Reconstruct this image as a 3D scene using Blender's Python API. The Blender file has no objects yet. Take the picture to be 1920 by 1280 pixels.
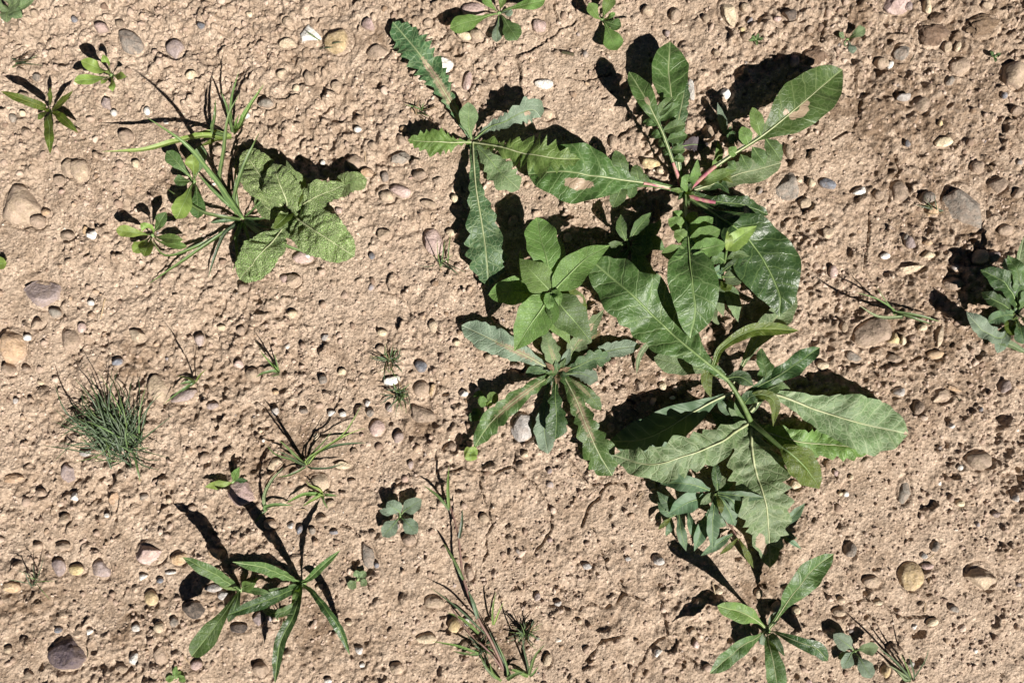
import bpy, math, random
import numpy as np
from mathutils import Vector

# ------------------------------------------------------------------ camera, sky, sun, exposure
S = 0.000625            # metres per photograph pixel on the ground (frame is about 1.2 m wide)
HC = 0.8667             # camera height
HPX = HC / S
scn = bpy.context.scene
col = scn.collection
cam_d = bpy.data.cameras.new('camera'); cam = bpy.data.objects.new('camera', cam_d); col.objects.link(cam)
cam_d.sensor_width = 36.0; cam_d.lens = 26.0; cam_d.clip_start = 0.01; cam_d.clip_end = 500.0
cam.location = (0, 0, HC); cam.rotation_euler = (0, 0, 0)
scn.camera = cam
SUN_EL = math.radians(45.0); SUN_DX, SUN_DY = 0.64, -0.77
SUN_AZ = math.atan2(SUN_DX, SUN_DY)
world = bpy.data.worlds.new('World'); scn.world = world; world.use_nodes = True
wn = world.node_tree
bgn = next(n for n in wn.nodes if n.type == 'BACKGROUND')
sky = wn.nodes.new('ShaderNodeTexSky'); sky.sky_type = 'NISHITA'; sky.sun_disc = False
sky.sun_elevation = SUN_EL; sky.sun_rotation = SUN_AZ; sky.altitude = 1500; sky.air_density = 0.12; sky.dust_density = 0.0; sky.ozone_density = 0.3
wn.links.new(sky.outputs[0], bgn.inputs[0]); bgn.inputs[1].default_value = 0.05
sun_d = bpy.data.lights.new('sun', 'SUN'); sun_d.energy = 5.0; sun_d.angle = math.radians(0.5); sun_d.color = (1.0, 0.955, 0.88)
sun = bpy.data.objects.new('sun', sun_d); col.objects.link(sun)
k = math.cos(SUN_EL) / math.hypot(SUN_DX, SUN_DY)
sun.rotation_euler = Vector((-SUN_DX * k, -SUN_DY * k, -math.sin(SUN_EL))).to_track_quat('-Z', 'Y').to_euler()
sun.location = (1.5, -2, 3)
vs = scn.view_settings; vs.view_transform = 'Standard'; vs.look = 'None'; vs.exposure = 0.66; vs.gamma = 1.0; vs.use_curve_mapping = False

scn.cycles.max_bounces = 4; scn.cycles.diffuse_bounces = 1; scn.cycles.glossy_bounces = 2; scn.cycles.transmission_bounces = 3
rng = np.random.default_rng(7); random.seed(7)

# ------------------------------------------------------------------ node helpers
def newmat(name):
    m = bpy.data.materials.new(name); m.use_nodes = True
    nt = m.node_tree
    for n in list(nt.nodes): nt.nodes.remove(n)
    return m, nt
class NB:
    def __init__(s, nt): s.nt = nt
    def n(s, typ, **kw):
        nd = s.nt.nodes.new('ShaderNode' + typ)
        for k_, v in kw.items():
            if k_.startswith('i_'): nd.inputs[k_[2:].replace('_', ' ')].default_value = v
            else: setattr(nd, k_, v)
        return nd
    def l(s, a, b): s.nt.links.new(a, b)
    def val(s, a, sock):
        if isinstance(a, (int, float)): sock.default_value = a
        elif isinstance(a, (tuple, list)): sock.default_value = tuple(a) + ((1,) if len(a) == 3 and len(sock.default_value) == 4 else ())
        else: s.l(a, sock)
    def math(s, op, a, b=0.0, c=0.0):
        nd = s.n('Math', operation=op); s.val(a, nd.inputs[0]); s.val(b, nd.inputs[1]); s.val(c, nd.inputs[2]); return nd.outputs[0]
    def mix(s, f, a, b, bt='MIX'):
        nd = s.n('Mix', data_type='RGBA', blend_type=bt); s.val(f, nd.inputs[0]); s.val(a, nd.inputs[6]); s.val(b, nd.inputs[7]); return nd.outputs[2]
    def ss(s, x, a, b, o0=0.0, o1=1.0):
        nd = s.n('MapRange', interpolation_type='SMOOTHSTEP'); s.val(x, nd.inputs[0])
        nd.inputs[1].default_value = a; nd.inputs[2].default_value = b; nd.inputs[3].default_value = o0; nd.inputs[4].default_value = o1
        return nd.outputs[0]
    def noise(s, vec, scale, detail=3.0, rough=0.55, dist=0.0):
        nd = s.n('TexNoise'); s.l(vec, nd.inputs['Vector']); nd.inputs['Scale'].default_value = scale
        nd.inputs['Detail'].default_value = detail; nd.inputs['Roughness'].default_value = rough; nd.inputs['Distortion'].default_value = dist
        return nd.outputs[0]
    def ramp(s, f, stops):
        nd = s.n('ValToRGB'); s.l(f, nd.inputs[0]); cr = nd.color_ramp
        while len(cr.elements) < len(stops): cr.elements.new(0.5)
        for e, (p, c) in zip(cr.elements, stops): e.position = p; e.color = tuple(c) + (1,)
        return nd.outputs[0]
    def bump(s, h, strength, dist, prev=None):
        nd = s.n('Bump'); nd.inputs['Strength'].default_value = strength; nd.inputs['Distance'].default_value = dist
        s.l(h, nd.inputs['Height'])
        if prev is not None: s.l(prev, nd.inputs['Normal'])
        return nd.outputs[0]

def soil_material():
    m, nt = newmat('dry_soil'); b = NB(nt)
    P = b.n('NewGeometry').outputs['Position']
    n1 = b.noise(P, 5.0, 4, 0.6); n2 = b.noise(P, 38.0, 6, 0.68); n3 = b.noise(P, 260.0, 4, 0.7)
    vor = b.n('TexVoronoi'); b.l(P, vor.inputs['Vector']); vor.inputs['Scale'].default_value = 520.0
    sep = b.n('SeparateColor'); b.l(vor.outputs['Color'], sep.inputs[0])
    att = b.n('Attribute', attribute_name='dark_soil').outputs['Fac']
    c = b.ramp(n2, [(0.26, (0.255, 0.180, 0.128)), (0.42, (0.375, 0.279, 0.205)), (0.56, (0.472, 0.362, 0.275)), (0.74, (0.565, 0.446, 0.350))])
    c = b.mix(b.ss(n1, 0.42, 0.66, 0.0, 0.45), c, (0.535, 0.418, 0.326))
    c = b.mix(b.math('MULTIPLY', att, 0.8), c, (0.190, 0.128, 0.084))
    grain = b.ramp(n3, [(0.28, (0.50, 0.47, 0.45)), (0.5, (1.0, 1.0, 1.0)), (0.75, (1.28, 1.28, 1.28))])
    c = b.mix(1.0, c, grain, 'MULTIPLY')
    g2 = b.ramp(sep.outputs[0], [(0.0, (0.70, 0.68, 0.66)), (0.25, (0.97, 0.97, 0.97)), (0.88, (1.05, 1.05, 1.04)), (0.94, (1.5, 1.5, 1.5))])
    c = b.mix(0.8, c, g2, 'MULTIPLY')
    nm = b.bump(b.noise(P, 720.0, 3, 0.7), 0.8, 0.0012); nm = b.bump(n3, 0.9, 0.0024, nm)
    d2 = b.n('TexVoronoi'); b.l(P, d2.inputs['Vector']); d2.inputs['Scale'].default_value = 330.0
    nm = b.bump(b.math('MULTIPLY', d2.outputs['Distance'], -1.0), 0.55, 0.0018, nm)
    bs = b.n('BsdfPrincipled'); b.l(c, bs.inputs['Base Color']); bs.inputs['Roughness'].default_value = 0.95; bs.inputs['Specular IOR Level'].default_value = 0.12
    b.l(nm, bs.inputs['Normal']); o = b.n('OutputMaterial'); b.l(bs.outputs[0], o.inputs[0])
    return m

def stone_material(name, c1, c2, rough=0.75, dust=0.35, scale=1.0, speck=0.95):
    m, nt = newmat(name); b = NB(nt)
    P = b.n('NewGeometry').outputs['Position']; N = b.n('NewGeometry').outputs['Normal']
    rnd = b.n('ObjectInfo').outputs['Random']
    n1 = b.noise(P, 85 * scale, 6, 0.72, 0.8); n2 = b.noise(P, 420 * scale, 3, 0.7); n3 = b.noise(P, 130, 4, 0.7)
    c = b.mix(b.ss(n1, 0.36, 0.66), tuple(x * 0.8 for x in c1), tuple(min(0.9, x * 1.08) for x in c2))
    hv = b.n('HueSaturation'); b.val(c, hv.inputs['Color']); b.val(b.math('MULTIPLY_ADD', rnd, 0.36, 0.84), hv.inputs['Value'])
    b.val(b.math('MULTIPLY_ADD', rnd, 0.016, 0.492), hv.inputs['Hue'])
    sp = b.ramp(n2, [(0.3, (0.66, 0.66, 0.66)), (0.5, (1, 1, 1)), (0.72, (1.3, 1.3, 1.3))])
    c = b.mix(speck, hv.outputs[0], sp, 'MULTIPLY')
    sepn = b.n('SeparateXYZ'); b.l(N, sepn.inputs[0])
    lo = b.ss(b.math('ADD', sepn.outputs[2], b.math('MULTIPLY', n3, 1.1)), 0.35, 1.15, 1.0, 0.0)     # soil clinging round the waist of the stone
    du = b.math('MAXIMUM', b.math('MULTIPLY', lo, 0.9), b.math('MULTIPLY', b.ss(n3, 0.44, 0.6), dust))
    c = b.mix(du, c, (0.45, 0.338, 0.265))
    nm = b.bump(n2, 0.8, 0.0016); nm = b.bump(n1, 0.6, 0.004, nm); nm = b.bump(n3, 0.5, 0.003, nm)
    bs = b.n('BsdfPrincipled'); b.l(c, bs.inputs['Base Color']); bs.inputs['Roughness'].default_value = rough; bs.inputs['Specular IOR Level'].default_value = 0.3
    b.l(nm, bs.inputs['Normal']); o = b.n('OutputMaterial'); b.l(bs.outputs[0], o.inputs[0])
    return m

def gravel_material():
    m, nt = newmat('gravel_mix'); b = NB(nt)
    g = b.n('NewGeometry'); P = g.outputs['Position']; r = g.outputs['Random Per Island']
    n2 = b.noise(P, 400, 3, 0.7); n3 = b.noise(P, 150, 3, 0.7)
    c = b.ramp(r, [(0.0, (0.25, 0.165, 0.105)), (0.3, (0.36, 0.25, 0.165)), (0.52, (0.46, 0.33, 0.225)), (0.68, (0.33, 0.235, 0.185)), (0.76, (0.40, 0.27, 0.225)),
                   (0.82, (0.26, 0.225, 0.205)), (0.87, (0.55, 0.43, 0.30)), (0.93, (0.30, 0.27, 0.28)), (0.965, (0.68, 0.62, 0.54)), (0.985, (0.78, 0.76, 0.73))])
    nt.nodes[-1].color_ramp.interpolation = 'CONSTANT'
    sp = b.ramp(n2, [(0.3, (0.7, 0.7, 0.7)), (0.5, (1, 1, 1)), (0.72, (1.25, 1.25, 1.25))])
    c = b.mix(0.8, c, sp, 'MULTIPLY'); c = b.mix(b.ss(n3, 0.42, 0.6, 0.0, 0.7), c, (0.45, 0.338, 0.265))
    bs = b.n('BsdfPrincipled'); b.l(c, bs.inputs['Base Color']); bs.inputs['Roughness'].default_value = 0.85
    b.l(b.bump(n2, 0.5, 0.0012), bs.inputs['Normal']); o = b.n('OutputMaterial'); b.l(bs.outputs[0], o.inputs[0])
    return m

def leaf_material(name, base, vein, spacing=0.9, ret=0.35, rough=0.5, trans=0.22, bumpk=0.5, wrinkle=False, spec=0.55):
    """UVMap holds (centimetres along, centimetres across); attributes dust and dry are painted per leaf."""
    m, nt = newmat(name); b = NB(nt)
    uv = b.n('UVMap', uv_map='UVMap').outputs[0]
    sx = b.n('SeparateXYZ'); b.l(uv, sx.inputs[0]); s_, d_ = sx.outputs[0], sx.outputs[1]
    P = b.n('NewGeometry').outputs['Position']; rnd = b.n('ObjectInfo').outputs['Random']
    wob = b.noise(uv, 1.6, 2, 0.5)
    ad = b.math('ABSOLUTE', d_)
    q = b.math('SUBTRACT', s_, b.math('MULTIPLY', b.math('POWER', ad, 0.9), 0.75))
    q = b.math('ADD', q, b.math('MULTIPLY', b.math('SUBTRACT', wob, 0.5), 0.5))
    side = b.math('MULTIPLY', b.math('GREATER_THAN', d_, 0.0), spacing * 0.45)
    f = b.math('FRACT', b.math('DIVIDE', b.math('ADD', q, side), spacing))
    lv = b.math('ABSOLUTE', b.math('SUBTRACT', f, 0.5))
    vm = b.ss(lv, 0.0, 0.10 if not wrinkle else 0.13, 1.0, 0.0)
    vor = b.n('TexVoronoi', feature='DISTANCE_TO_EDGE'); b.l(uv, vor.inputs['Vector']); vor.inputs['Scale'].default_value = 3.2 if not wrinkle else 4.6
    rv = b.ss(vor.outputs['Distance'], 0.0, 0.13 if not wrinkle else 0.24, 1.0, 0.0)
    mid = b.ss(ad, 0.02, 0.09, 1.0, 0.0)
    veins = b.math('MAXIMUM', b.math('MAXIMUM', b.math('MULTIPLY', vm, 0.6), b.math('MULTIPLY', rv, ret)), mid)
    n1 = b.noise(uv, 0.8, 3, 0.6); n2 = b.noise(uv, 9.0, 4, 0.65)
    c = b.mix(b.ss(n1, 0.3, 0.7), tuple(x * 0.78 for x in base), tuple(min(1, x * 1.2) for x in base))
    c = b.mix(b.math('MULTIPLY', n2, 0.35), c, tuple(x * 0.55 for x in base))
    c = b.mix(b.math('MULTIPLY', veins, 0.8), c, vein)
    hv = b.n('HueSaturation'); b.l(c, hv.inputs['Color']); b.val(b.math('MULTIPLY_ADD', rnd, 0.3, 0.86), hv.inputs['Value'])
    b.val(b.math('MULTIPLY_ADD', rnd, 0.024, 0.488), hv.inputs['Hue'])
    c = hv.outputs[0]
    dust = b.n('Attribute', attribute_name='dust').outputs['Fac']; dry = b.n('Attribute', attribute_name='dry').outputs['Fac']
    nd = b.noise(uv, 4.0, 5, 0.75)
    dm = b.ss(b.math('ADD', nd, b.math('SUBTRACT', dust, 0.5)), 0.46, 0.68)
    c = b.mix(b.math('MULTIPLY', dm, 0.8), c, (0.40, 0.30, 0.205))
    dr = b.ss(b.math('ADD', b.math('MULTIPLY', nd, 0.7), dry), 0.80, 0.88)
    c = b.mix(dr, c, (0.44, 0.335, 0.24))
    h = b.math('SUBTRACT', b.math('MULTIPLY', n2, 0.25), b.math('MULTIPLY', veins, 1.0 if wrinkle else 0.6))
    nm = b.bump(h, min(1.0, bumpk * 1.5), 0.0017 if wrinkle else 0.0015)
    bs = b.n('BsdfPrincipled'); b.l(c, bs.inputs['Base Color']); b.val(b.math('MULTIPLY_ADD', dm, 0.3, rough), bs.inputs['Roughness'])
    bs.inputs['Specular IOR Level'].default_value = spec; b.l(nm, bs.inputs['Normal'])
    tr = b.n('BsdfTranslucent'); tc = b.mix(1.0, c, (1.25, 1.3, 0.45), 'MULTIPLY'); b.l(tc, tr.inputs[0]); b.l(nm, tr.inputs['Normal'])
    ms = b.n('MixShader'); ms.inputs[0].default_value = trans; b.l(bs.outputs[0], ms.inputs[1]); b.l(tr.outputs[0], ms.inputs[2])
    o = b.n('OutputMaterial'); b.l(ms.outputs[0], o.inputs[0])
    return m

def plain_material(name, c1, c2, rough=0.55, scale=160.0):
    m, nt = newmat(name); b = NB(nt)
    P = b.n('NewGeometry').outputs['Position']
    c = b.mix(b.ss(b.noise(P, scale, 4, 0.65), 0.38, 0.64), c1, c2)
    bs = b.n('BsdfPrincipled'); b.l(c, bs.inputs['Base Color']); bs.inputs['Roughness'].default_value = rough
    b.l(b.bump(b.noise(P, scale * 4, 3), 0.3, 0.0006), bs.inputs['Normal'])
    o = b.n('OutputMaterial'); b.l(bs.outputs[0], o.inputs[0])
    return m

M = {}
def crumb_material():
    m, nt = newmat('soil_crumb'); b = NB(nt); g = b.n('NewGeometry'); P = g.outputs['Position']
    c = b.ramp(g.outputs['Random Per Island'], [(0.0, (0.24, 0.165, 0.122)), (0.35, (0.40, 0.295, 0.228)), (0.75, (0.51, 0.385, 0.305)), (1.0, (0.62, 0.49, 0.40))])
    n = b.noise(P, 600, 3, 0.7); c = b.mix(0.8, c, b.ramp(n, [(0.3, (0.7, 0.7, 0.7)), (0.5, (1, 1, 1)), (0.75, (1.25, 1.25, 1.25))]), 'MULTIPLY')
    bs = b.n('BsdfPrincipled'); b.l(c, bs.inputs['Base Color']); bs.inputs['Roughness'].default_value = 0.95; bs.inputs['Specular IOR Level'].default_value = 0.1
    b.l(b.bump(n, 0.8, 0.0014), bs.inputs['Normal']); o = b.n('OutputMaterial'); b.l(bs.outputs[0], o.inputs[0])
    return m
M['crumb'] = crumb_material(); M['soil'] = soil_material(); M['gravel'] = gravel_material()
STONE = {  # key: (adjective, colour a, colour b, dust)
 'tan':   ('tan',          (0.39, 0.295, 0.21), (0.48, 0.37, 0.27), 0.6),
 'brown': ('brown',        (0.235, 0.175, 0.13), (0.32, 0.245, 0.18), 0.6),
 'cream': ('cream',        (0.60, 0.48, 0.33), (0.70, 0.58, 0.42), 0.25),
 'white': ('white',        (0.72, 0.68, 0.62), (0.82, 0.80, 0.76), 0.12),
 'pink':  ('pink',         (0.46, 0.33, 0.30), (0.57, 0.43, 0.395), 0.35),
 'mauve': ('mauve',        (0.30, 0.235, 0.225), (0.40, 0.325, 0.31), 0.35),
 'grey':  ('grey',         (0.20, 0.175, 0.15), (0.29, 0.255, 0.22), 0.4),
 'pale':  ('pale grey',    (0.42, 0.39, 0.37), (0.55, 0.52, 0.50), 0.25),
 'blue':  ('blue grey',    (0.16, 0.165, 0.19), (0.26, 0.27, 0.31), 0.25),
 'dark':  ('dark',         (0.06, 0.05, 0.045), (0.12, 0.095, 0.08), 0.25),
 'orange':('orange',       (0.50, 0.335, 0.20), (0.60, 0.43, 0.28), 0.35),
 'purple':('dark purple',  (0.115, 0.085, 0.10), (0.185, 0.145, 0.16), 0.2),
 'yellow':('yellowish',    (0.52, 0.39, 0.20), (0.64, 0.51, 0.30), 0.25),
 'clod':  ('dark earthy',  (0.15, 0.096, 0.06), (0.235, 0.16, 0.105), 0.15)}
for k_, (a_, c1, c2, du) in STONE.items():
    M['st_' + k_] = stone_material('stone_' + k_, c1, c2, 0.8 if k_ != 'white' else 0.6, du)
M['green']   = leaf_material('leaf_green',   (0.070, 0.134, 0.034), (0.26, 0.35, 0.15), 1.0, 0.28, 0.45)
M['bright']  = leaf_material('leaf_bright',  (0.138, 0.238, 0.058), (0.30, 0.42, 0.14), 1.0, 0.3, 0.5, 0.28)
M['pale']    = leaf_material('leaf_pale',    (0.142, 0.215, 0.090), (0.40, 0.46, 0.28), 1.0, 0.42, 0.6, 0.2)
M['blue']    = leaf_material('leaf_bluish',  (0.098, 0.172, 0.088), (0.24, 0.33, 0.20), 1.0, 0.05, 0.55, 0.2, 0.25)
M['dark']    = leaf_material('leaf_dark',    (0.038, 0.080, 0.024), (0.15, 0.23, 0.075), 1.0, 0.25, 0.38, 0.16)
M['olive']   = leaf_material('leaf_olive',   (0.095, 0.140, 0.018), (0.24, 0.27, 0.07), 1.0, 0.3, 0.45, 0.34)
M['thistle'] = leaf_material('leaf_thistle', (0.064, 0.130, 0.052), (0.25, 0.33, 0.16), 1.0, 0.5, 0.5, 0.16)
M['lime']    = leaf_material('leaf_lime',    (0.230, 0.335, 0.075), (0.38, 0.47, 0.17), 1.0, 0.12, 0.5, 0.25, 0.25)
M['wrinkle'] = leaf_material('leaf_wrinkled',(0.215, 0.345, 0.095), (0.42, 0.50, 0.26), 1.0, 0.9, 0.6, 0.16, 1.0, True)
M['silver']  = leaf_material('leaf_silvery', (0.180, 0.250, 0.170), (0.40, 0.47, 0.36), 1.0, 0.3, 0.6, 0.18, 0.6)
M['grass']   = leaf_material('leaf_grass',   (0.105, 0.170, 0.062), (0.20, 0.29, 0.10), 3.0, 0.0, 0.45, 0.25, 0.2)
M['tuft']    = leaf_material('leaf_tuft',    (0.052, 0.074, 0.042), (0.10, 0.15, 0.07), 3.0, 0.0, 0.5, 0.15, 0.2)
M['deadleaf']= leaf_material('leaf_dead',    (0.27, 0.175, 0.10), (0.38, 0.27, 0.17), 1.0, 0.4, 0.8, 0.1, 0.8)
M['purpleleaf'] = leaf_material('leaf_purple', (0.13, 0.105, 0.115), (0.24, 0.19, 0.2), 1.0, 0.3, 0.7, 0.1, 0.6)
M['rib_pale']  = plain_material('rib_pale', (0.36, 0.40, 0.20), (0.46, 0.48, 0.29))
M['rib_green'] = plain_material('rib_green', (0.17, 0.26, 0.085), (0.24, 0.33, 0.13))
M['rib_pink']  = plain_material('rib_pink', (0.36, 0.10, 0.15), (0.44, 0.27, 0.20))
M['stem_green']= plain_material('stem_green', (0.085, 0.14, 0.035), (0.13, 0.19, 0.06))
M['stem_purple']=plain_material('stem_purple', (0.16, 0.08, 0.07), (0.23, 0.14, 0.10))
M['straw']     = plain_material('straw', (0.38, 0.27, 0.16), (0.50, 0.38, 0.24))
M['crown']     = plain_material('crown_dry', (0.075, 0.052, 0.03), (0.045, 0.055, 0.02), 0.85, 420)

# ------------------------------------------------------------------ ground height field
LAT = rng.random((256, 256))
def vnoise(x, y, wl, ox=0.0, oy=0.0):
    u = x / wl + ox + 1000; v = y / wl + oy + 1000
    i = np.floor(u).astype(np.int64); j = np.floor(v).astype(np.int64)
    fu = u - i; fv = v - j; fu = fu * fu * (3 - 2 * fu); fv = fv * fv * (3 - 2 * fv)
    i0 = i & 255; i1 = (i + 1) & 255; j0 = j & 255; j1 = (j + 1) & 255
    return (LAT[i0, j0] * (1 - fu) + LAT[i1, j0] * fu) * (1 - fv) + (LAT[i0, j1] * (1 - fu) + LAT[i1, j1] * fu) * fv - 0.5

def axis(half, step):
    n = int(round(2 * half / step)); a = np.linspace(-half, half, n + 1); st = step; o = []; p = half
    while p < 40: st *= 1.115; p += st; o.append(p)
    o = np.array(o)
    return np.concatenate([-o[::-1], a, o]), len(o), n + 1
GX, nox, ndx = axis(0.675, 0.00135); GY, noy, ndy = axis(0.465, 0.00135)
XX, YY = np.meshgrid(GX, GY)                     # [row y, column x]
Z = 0.012 * vnoise(XX, YY, 0.28, 3.1, 1.7) + 0.006 * vnoise(XX, YY, 0.09, 7.3, 5.1) + 0.0045 * vnoise(XX, YY, 0.032, 1.3, 9.1)
fine = 0.0036 * vnoise(XX, YY, 0.012, 2.2, 8.4) + 0.0030 * vnoise(XX, YY, 0.0064, 4.2, 3.4) + 0.0042 * vnoise(XX, YY, 0.0036, 5.5, 6.1)
fade = np.clip(1.4 - np.maximum(np.abs(XX) - 0.7, np.abs(YY) - 0.5) * 2, 0, 1) ** 1
rough = 0.35 + 1.9 * np.clip(vnoise(XX, YY, 0.13, 6.6, 2.2) + 0.6 * vnoise(XX, YY, 0.045, 1.6, 8.2) + 0.2, 0, 0.8)
def px2w(x, y): return (x - 960) * S, (640 - y) * S
# the pitted crust between the big weeds and the lower edge is smoother
cx, cy = px2w(1120, 1080); smooth = np.exp(-(((XX - cx) / 0.15) ** 2 + ((YY - cy) / 0.12) ** 2))
cx, cy = px2w(1050, 90); smooth = np.maximum(smooth, np.exp(-(((XX - cx) / 0.12) ** 2 + ((YY - cy) / 0.07) ** 2)))
Z += fine * fade * rough * (1 - 0.5 * smooth)
# crumb edges: terraces where the crust has broken away
t = vnoise(XX, YY, 0.02, 9.9, 4.4) + 0.5 * vnoise(XX, YY, 0.009, 3.7, 7.7)
Z += 0.0016 * fade * rough * np.tanh(t * 9) * (1 - 0.5 * smooth)

XD0, YD0 = nox, noy
def window(x, y, r):
    i0 = int((x - r + 0.675) / 0.00135) + XD0; i1 = int((x + r + 0.675) / 0.00135) + XD0 + 2
    j0 = int((y - r + 0.465) / 0.00135) + YD0; j1 = int((y + r + 0.465) / 0.00135) + YD0 + 2
    i0 = max(i0, XD0); j0 = max(j0, YD0); i1 = min(i1, XD0 + ndx); j1 = min(j1, YD0 + ndy)
    if i1 - i0 < 2 or j1 - j0 < 2: return None
    return slice(j0, j1), slice(i0, i1)
def stampw(x, y, r, fn):
    w = window(x, y, r * 1.7)
    if w is None: return
    dx = (XX[w] - x); dy = (YY[w] - y)
    fn(w, dx, dy)
WX0 = 0.0085 * vnoise(XX, YY, 0.007, 4.9, 2.2); WY0 = 0.0085 * vnoise(XX, YY, 0.007, 1.1, 7.9)
def bumps(n, rmin, rmax, hk, area=None):
    for _ in range(n):
        x = rng.uniform(-0.67, 0.67); y = rng.uniform(-0.46, 0.46)
        r = (rmin + (rmax - rmin) * rng.random() ** 2.2) * S; a = rng.uniform(0.7, 1.4); th = rng.uniform(0, math.pi); hh = hk * r * rng.uniform(0.5, 1.2)
        def fn(w, dx, dy):
            dx = dx + WX0[w] * r / 0.005; dy = dy + WY0[w] * r / 0.005; u = (dx * math.cos(th) + dy * math.sin(th)) / (r * a); v = (-dx * math.sin(th) + dy * math.cos(th)) / r
            q = u * u + v * v
            Z[w] += hh * (np.sqrt(np.clip(1 - q, 0, 1)) - 0.15 * np.exp(-((np.sqrt(q) - 1.15) / 0.18) ** 2))
        stampw(x, y, r * max(a, 1), fn)
bumps(1500, 3.0, 12, 0.95)
WX = 0.0075 * vnoise(XX, YY, 0.006, 4.4, 9.2); WY = 0.0075 * vnoise(XX, YY, 0.006, 8.1, 1.9)
for _ in range(650):        # pits
    while True:
        x = rng.uniform(-0.67, 0.67); y = rng.uniform(-0.46, 0.46)
        px_, py_ = x / S + 960, 640 - y / S
        dens = 0.35 + 0.65 * (1 / (1 + math.exp(-(px_ - 950) / 120))) * (1 / (1 + math.exp(-(py_ - 650) / 150)))
        if rng.random() < dens: break
    r = (1.8 + 5.6 * rng.random() ** 2.4) * S; dp = r * rng.uniform(1.0, 2.0)
    a = rng.uniform(0.75, 1.3)
    def fn(w, dx, dy):
        dx = dx + WX[w]; dy = dy + WY[w]; q = (dx / (r * a)) ** 2 + (dy / r) ** 2
        Z[w] -= dp * np.clip(1 - q * q * 0.9, 0, 1) * 1.0 - 0.12 * dp * np.exp(-((np.sqrt(q) - 1.35) / 0.25) ** 2)
    stampw(x, y, r, fn)
# shrinkage cracks
CRACKS = [[(1040, 0), (1036, 14), (1043, 32), (1047, 48), (1052, 52)], [(1080, 41), (1066, 47), (1052, 52), (1040, 66), (1024, 77), (1008, 87), (990, 96), (978, 103), (966, 102), (968, 115), (973, 128), (976, 148)],
 [(966, 850), (964, 873), (975, 886), (990, 896), (1004, 906), (1014, 925), (1028, 945), (1034, 968), (1035, 985), (1026, 1004), (1014, 1020), (1002, 1035)], [(845, 883), (868, 878), (890, 880), (912, 885), (925, 889), (948, 876), (964, 873)],
 [(1108, 985), (1118, 1000), (1124, 1025), (1133, 1050), (1142, 1082), (1157, 1096), (1168, 1112), (1186, 1115), (1205, 1121)], [(1168, 1112), (1160, 1126), (1142, 1135), (1128, 1140), (1112, 1132), (1092, 1137), (1070, 1142)],
 [(1232, 1105), (1240, 1130), (1240, 1150), (1250, 1172), (1248, 1192), (1232, 1200), (1216, 1214), (1208, 1235), (1190, 1255), (1184, 1280)], [(1248, 1192), (1266, 1210), (1284, 1228), (1304, 1242)],
 [(1066, 860), (1082, 878), (1096, 895), (1112, 908), (1132, 908), (1122, 930), (1104, 950), (1098, 966), (1090, 985)], [(1132, 908), (1150, 902), (1172, 908)],
 [(1548, 0), (1545, 40), (1538, 82)], [(1600, 120), (1606, 140), (1604, 165), (1616, 188), (1613, 215), (1600, 240), (1612, 256), (1630, 268), (1650, 288)], [(1560, 262), (1582, 250), (1600, 248)],
 [(1635, 400), (1632, 430), (1628, 460), (1624, 478), (1606, 472), (1588, 452), (1568, 435)], [(1624, 478), (1620, 505), (1632, 520), (1645, 535)],
 [(898, 905), (905, 930), (915, 955), (923, 985), (910, 1003), (914, 1030), (906, 1050)], [(1470, 412), (1492, 405), (1512, 412)], [(1680, 290), (1686, 320), (1672, 345), (1670, 385)],
 [(480, 170), (520, 185), (560, 175)], [(640, 985), (660, 990), (675, 1005)], [(710, 545), (740, 552), (762, 565), (770, 590)], [(980, 1090), (1000, 1110), (1030, 1135), (1070, 1142)],
 [(1540, 1105), (1580, 1135), (1640, 1120), (1690, 1160), (1740, 1155)], [(1860, 170), (1905, 200), (1910, 250), (1920, 265)], [(270, 10), (285, 25), (310, 32)], [(1145, 140), (1100, 150), (1062, 145)],
 [(1180, 240), (1160, 255), (1142, 265)], [(1100, 1240), (1130, 1200), (1170, 1190)]]
CRK = np.zeros_like(Z)
for pl in CRACKS:
    W_ = 1.5 * S
    pts = []
    for (x0, y0), (x1, y1) in zip(pl[:-1], pl[1:]):
        n = max(2, int(math.hypot(x1 - x0, y1 - y0) / 7)); 
        for i in range(n): pts.append((x0 + (x1 - x0) * i / n + rng.normal(0, 1.2), y0 + (y1 - y0) * i / n + rng.normal(0, 1.2)))
    pts.append(pl[-1])
    for (a0, b0), (a1, b1) in zip(pts[:-1], pts[1:]):
        xa, ya = px2w(a0, b0); xb, yb = px2w(a1, b1); L2 = (xb - xa) ** 2 + (yb - ya) ** 2 + 1e-12
        w = window((xa + xb) / 2, (ya + yb) / 2, math.sqrt(L2) / 2 + 3 * W_)
        if w is None: continue
        tt = np.clip(((XX[w] - xa) * (xb - xa) + (YY[w] - ya) * (yb - ya)) / L2, 0, 1)
        dd = np.hypot(XX[w] - xa - tt * (xb - xa), YY[w] - ya - tt * (yb - ya))
        CRK[w] = np.maximum(CRK[w], np.clip(1 - dd / (1.5 * W_), 0, 1))
Z -= 0.0065 * np.sqrt(CRK) * (0.55 + 0.9 * np.clip(vnoise(XX, YY, 0.012, 3.9, 8.8) + 0.3, 0, 1))
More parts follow.
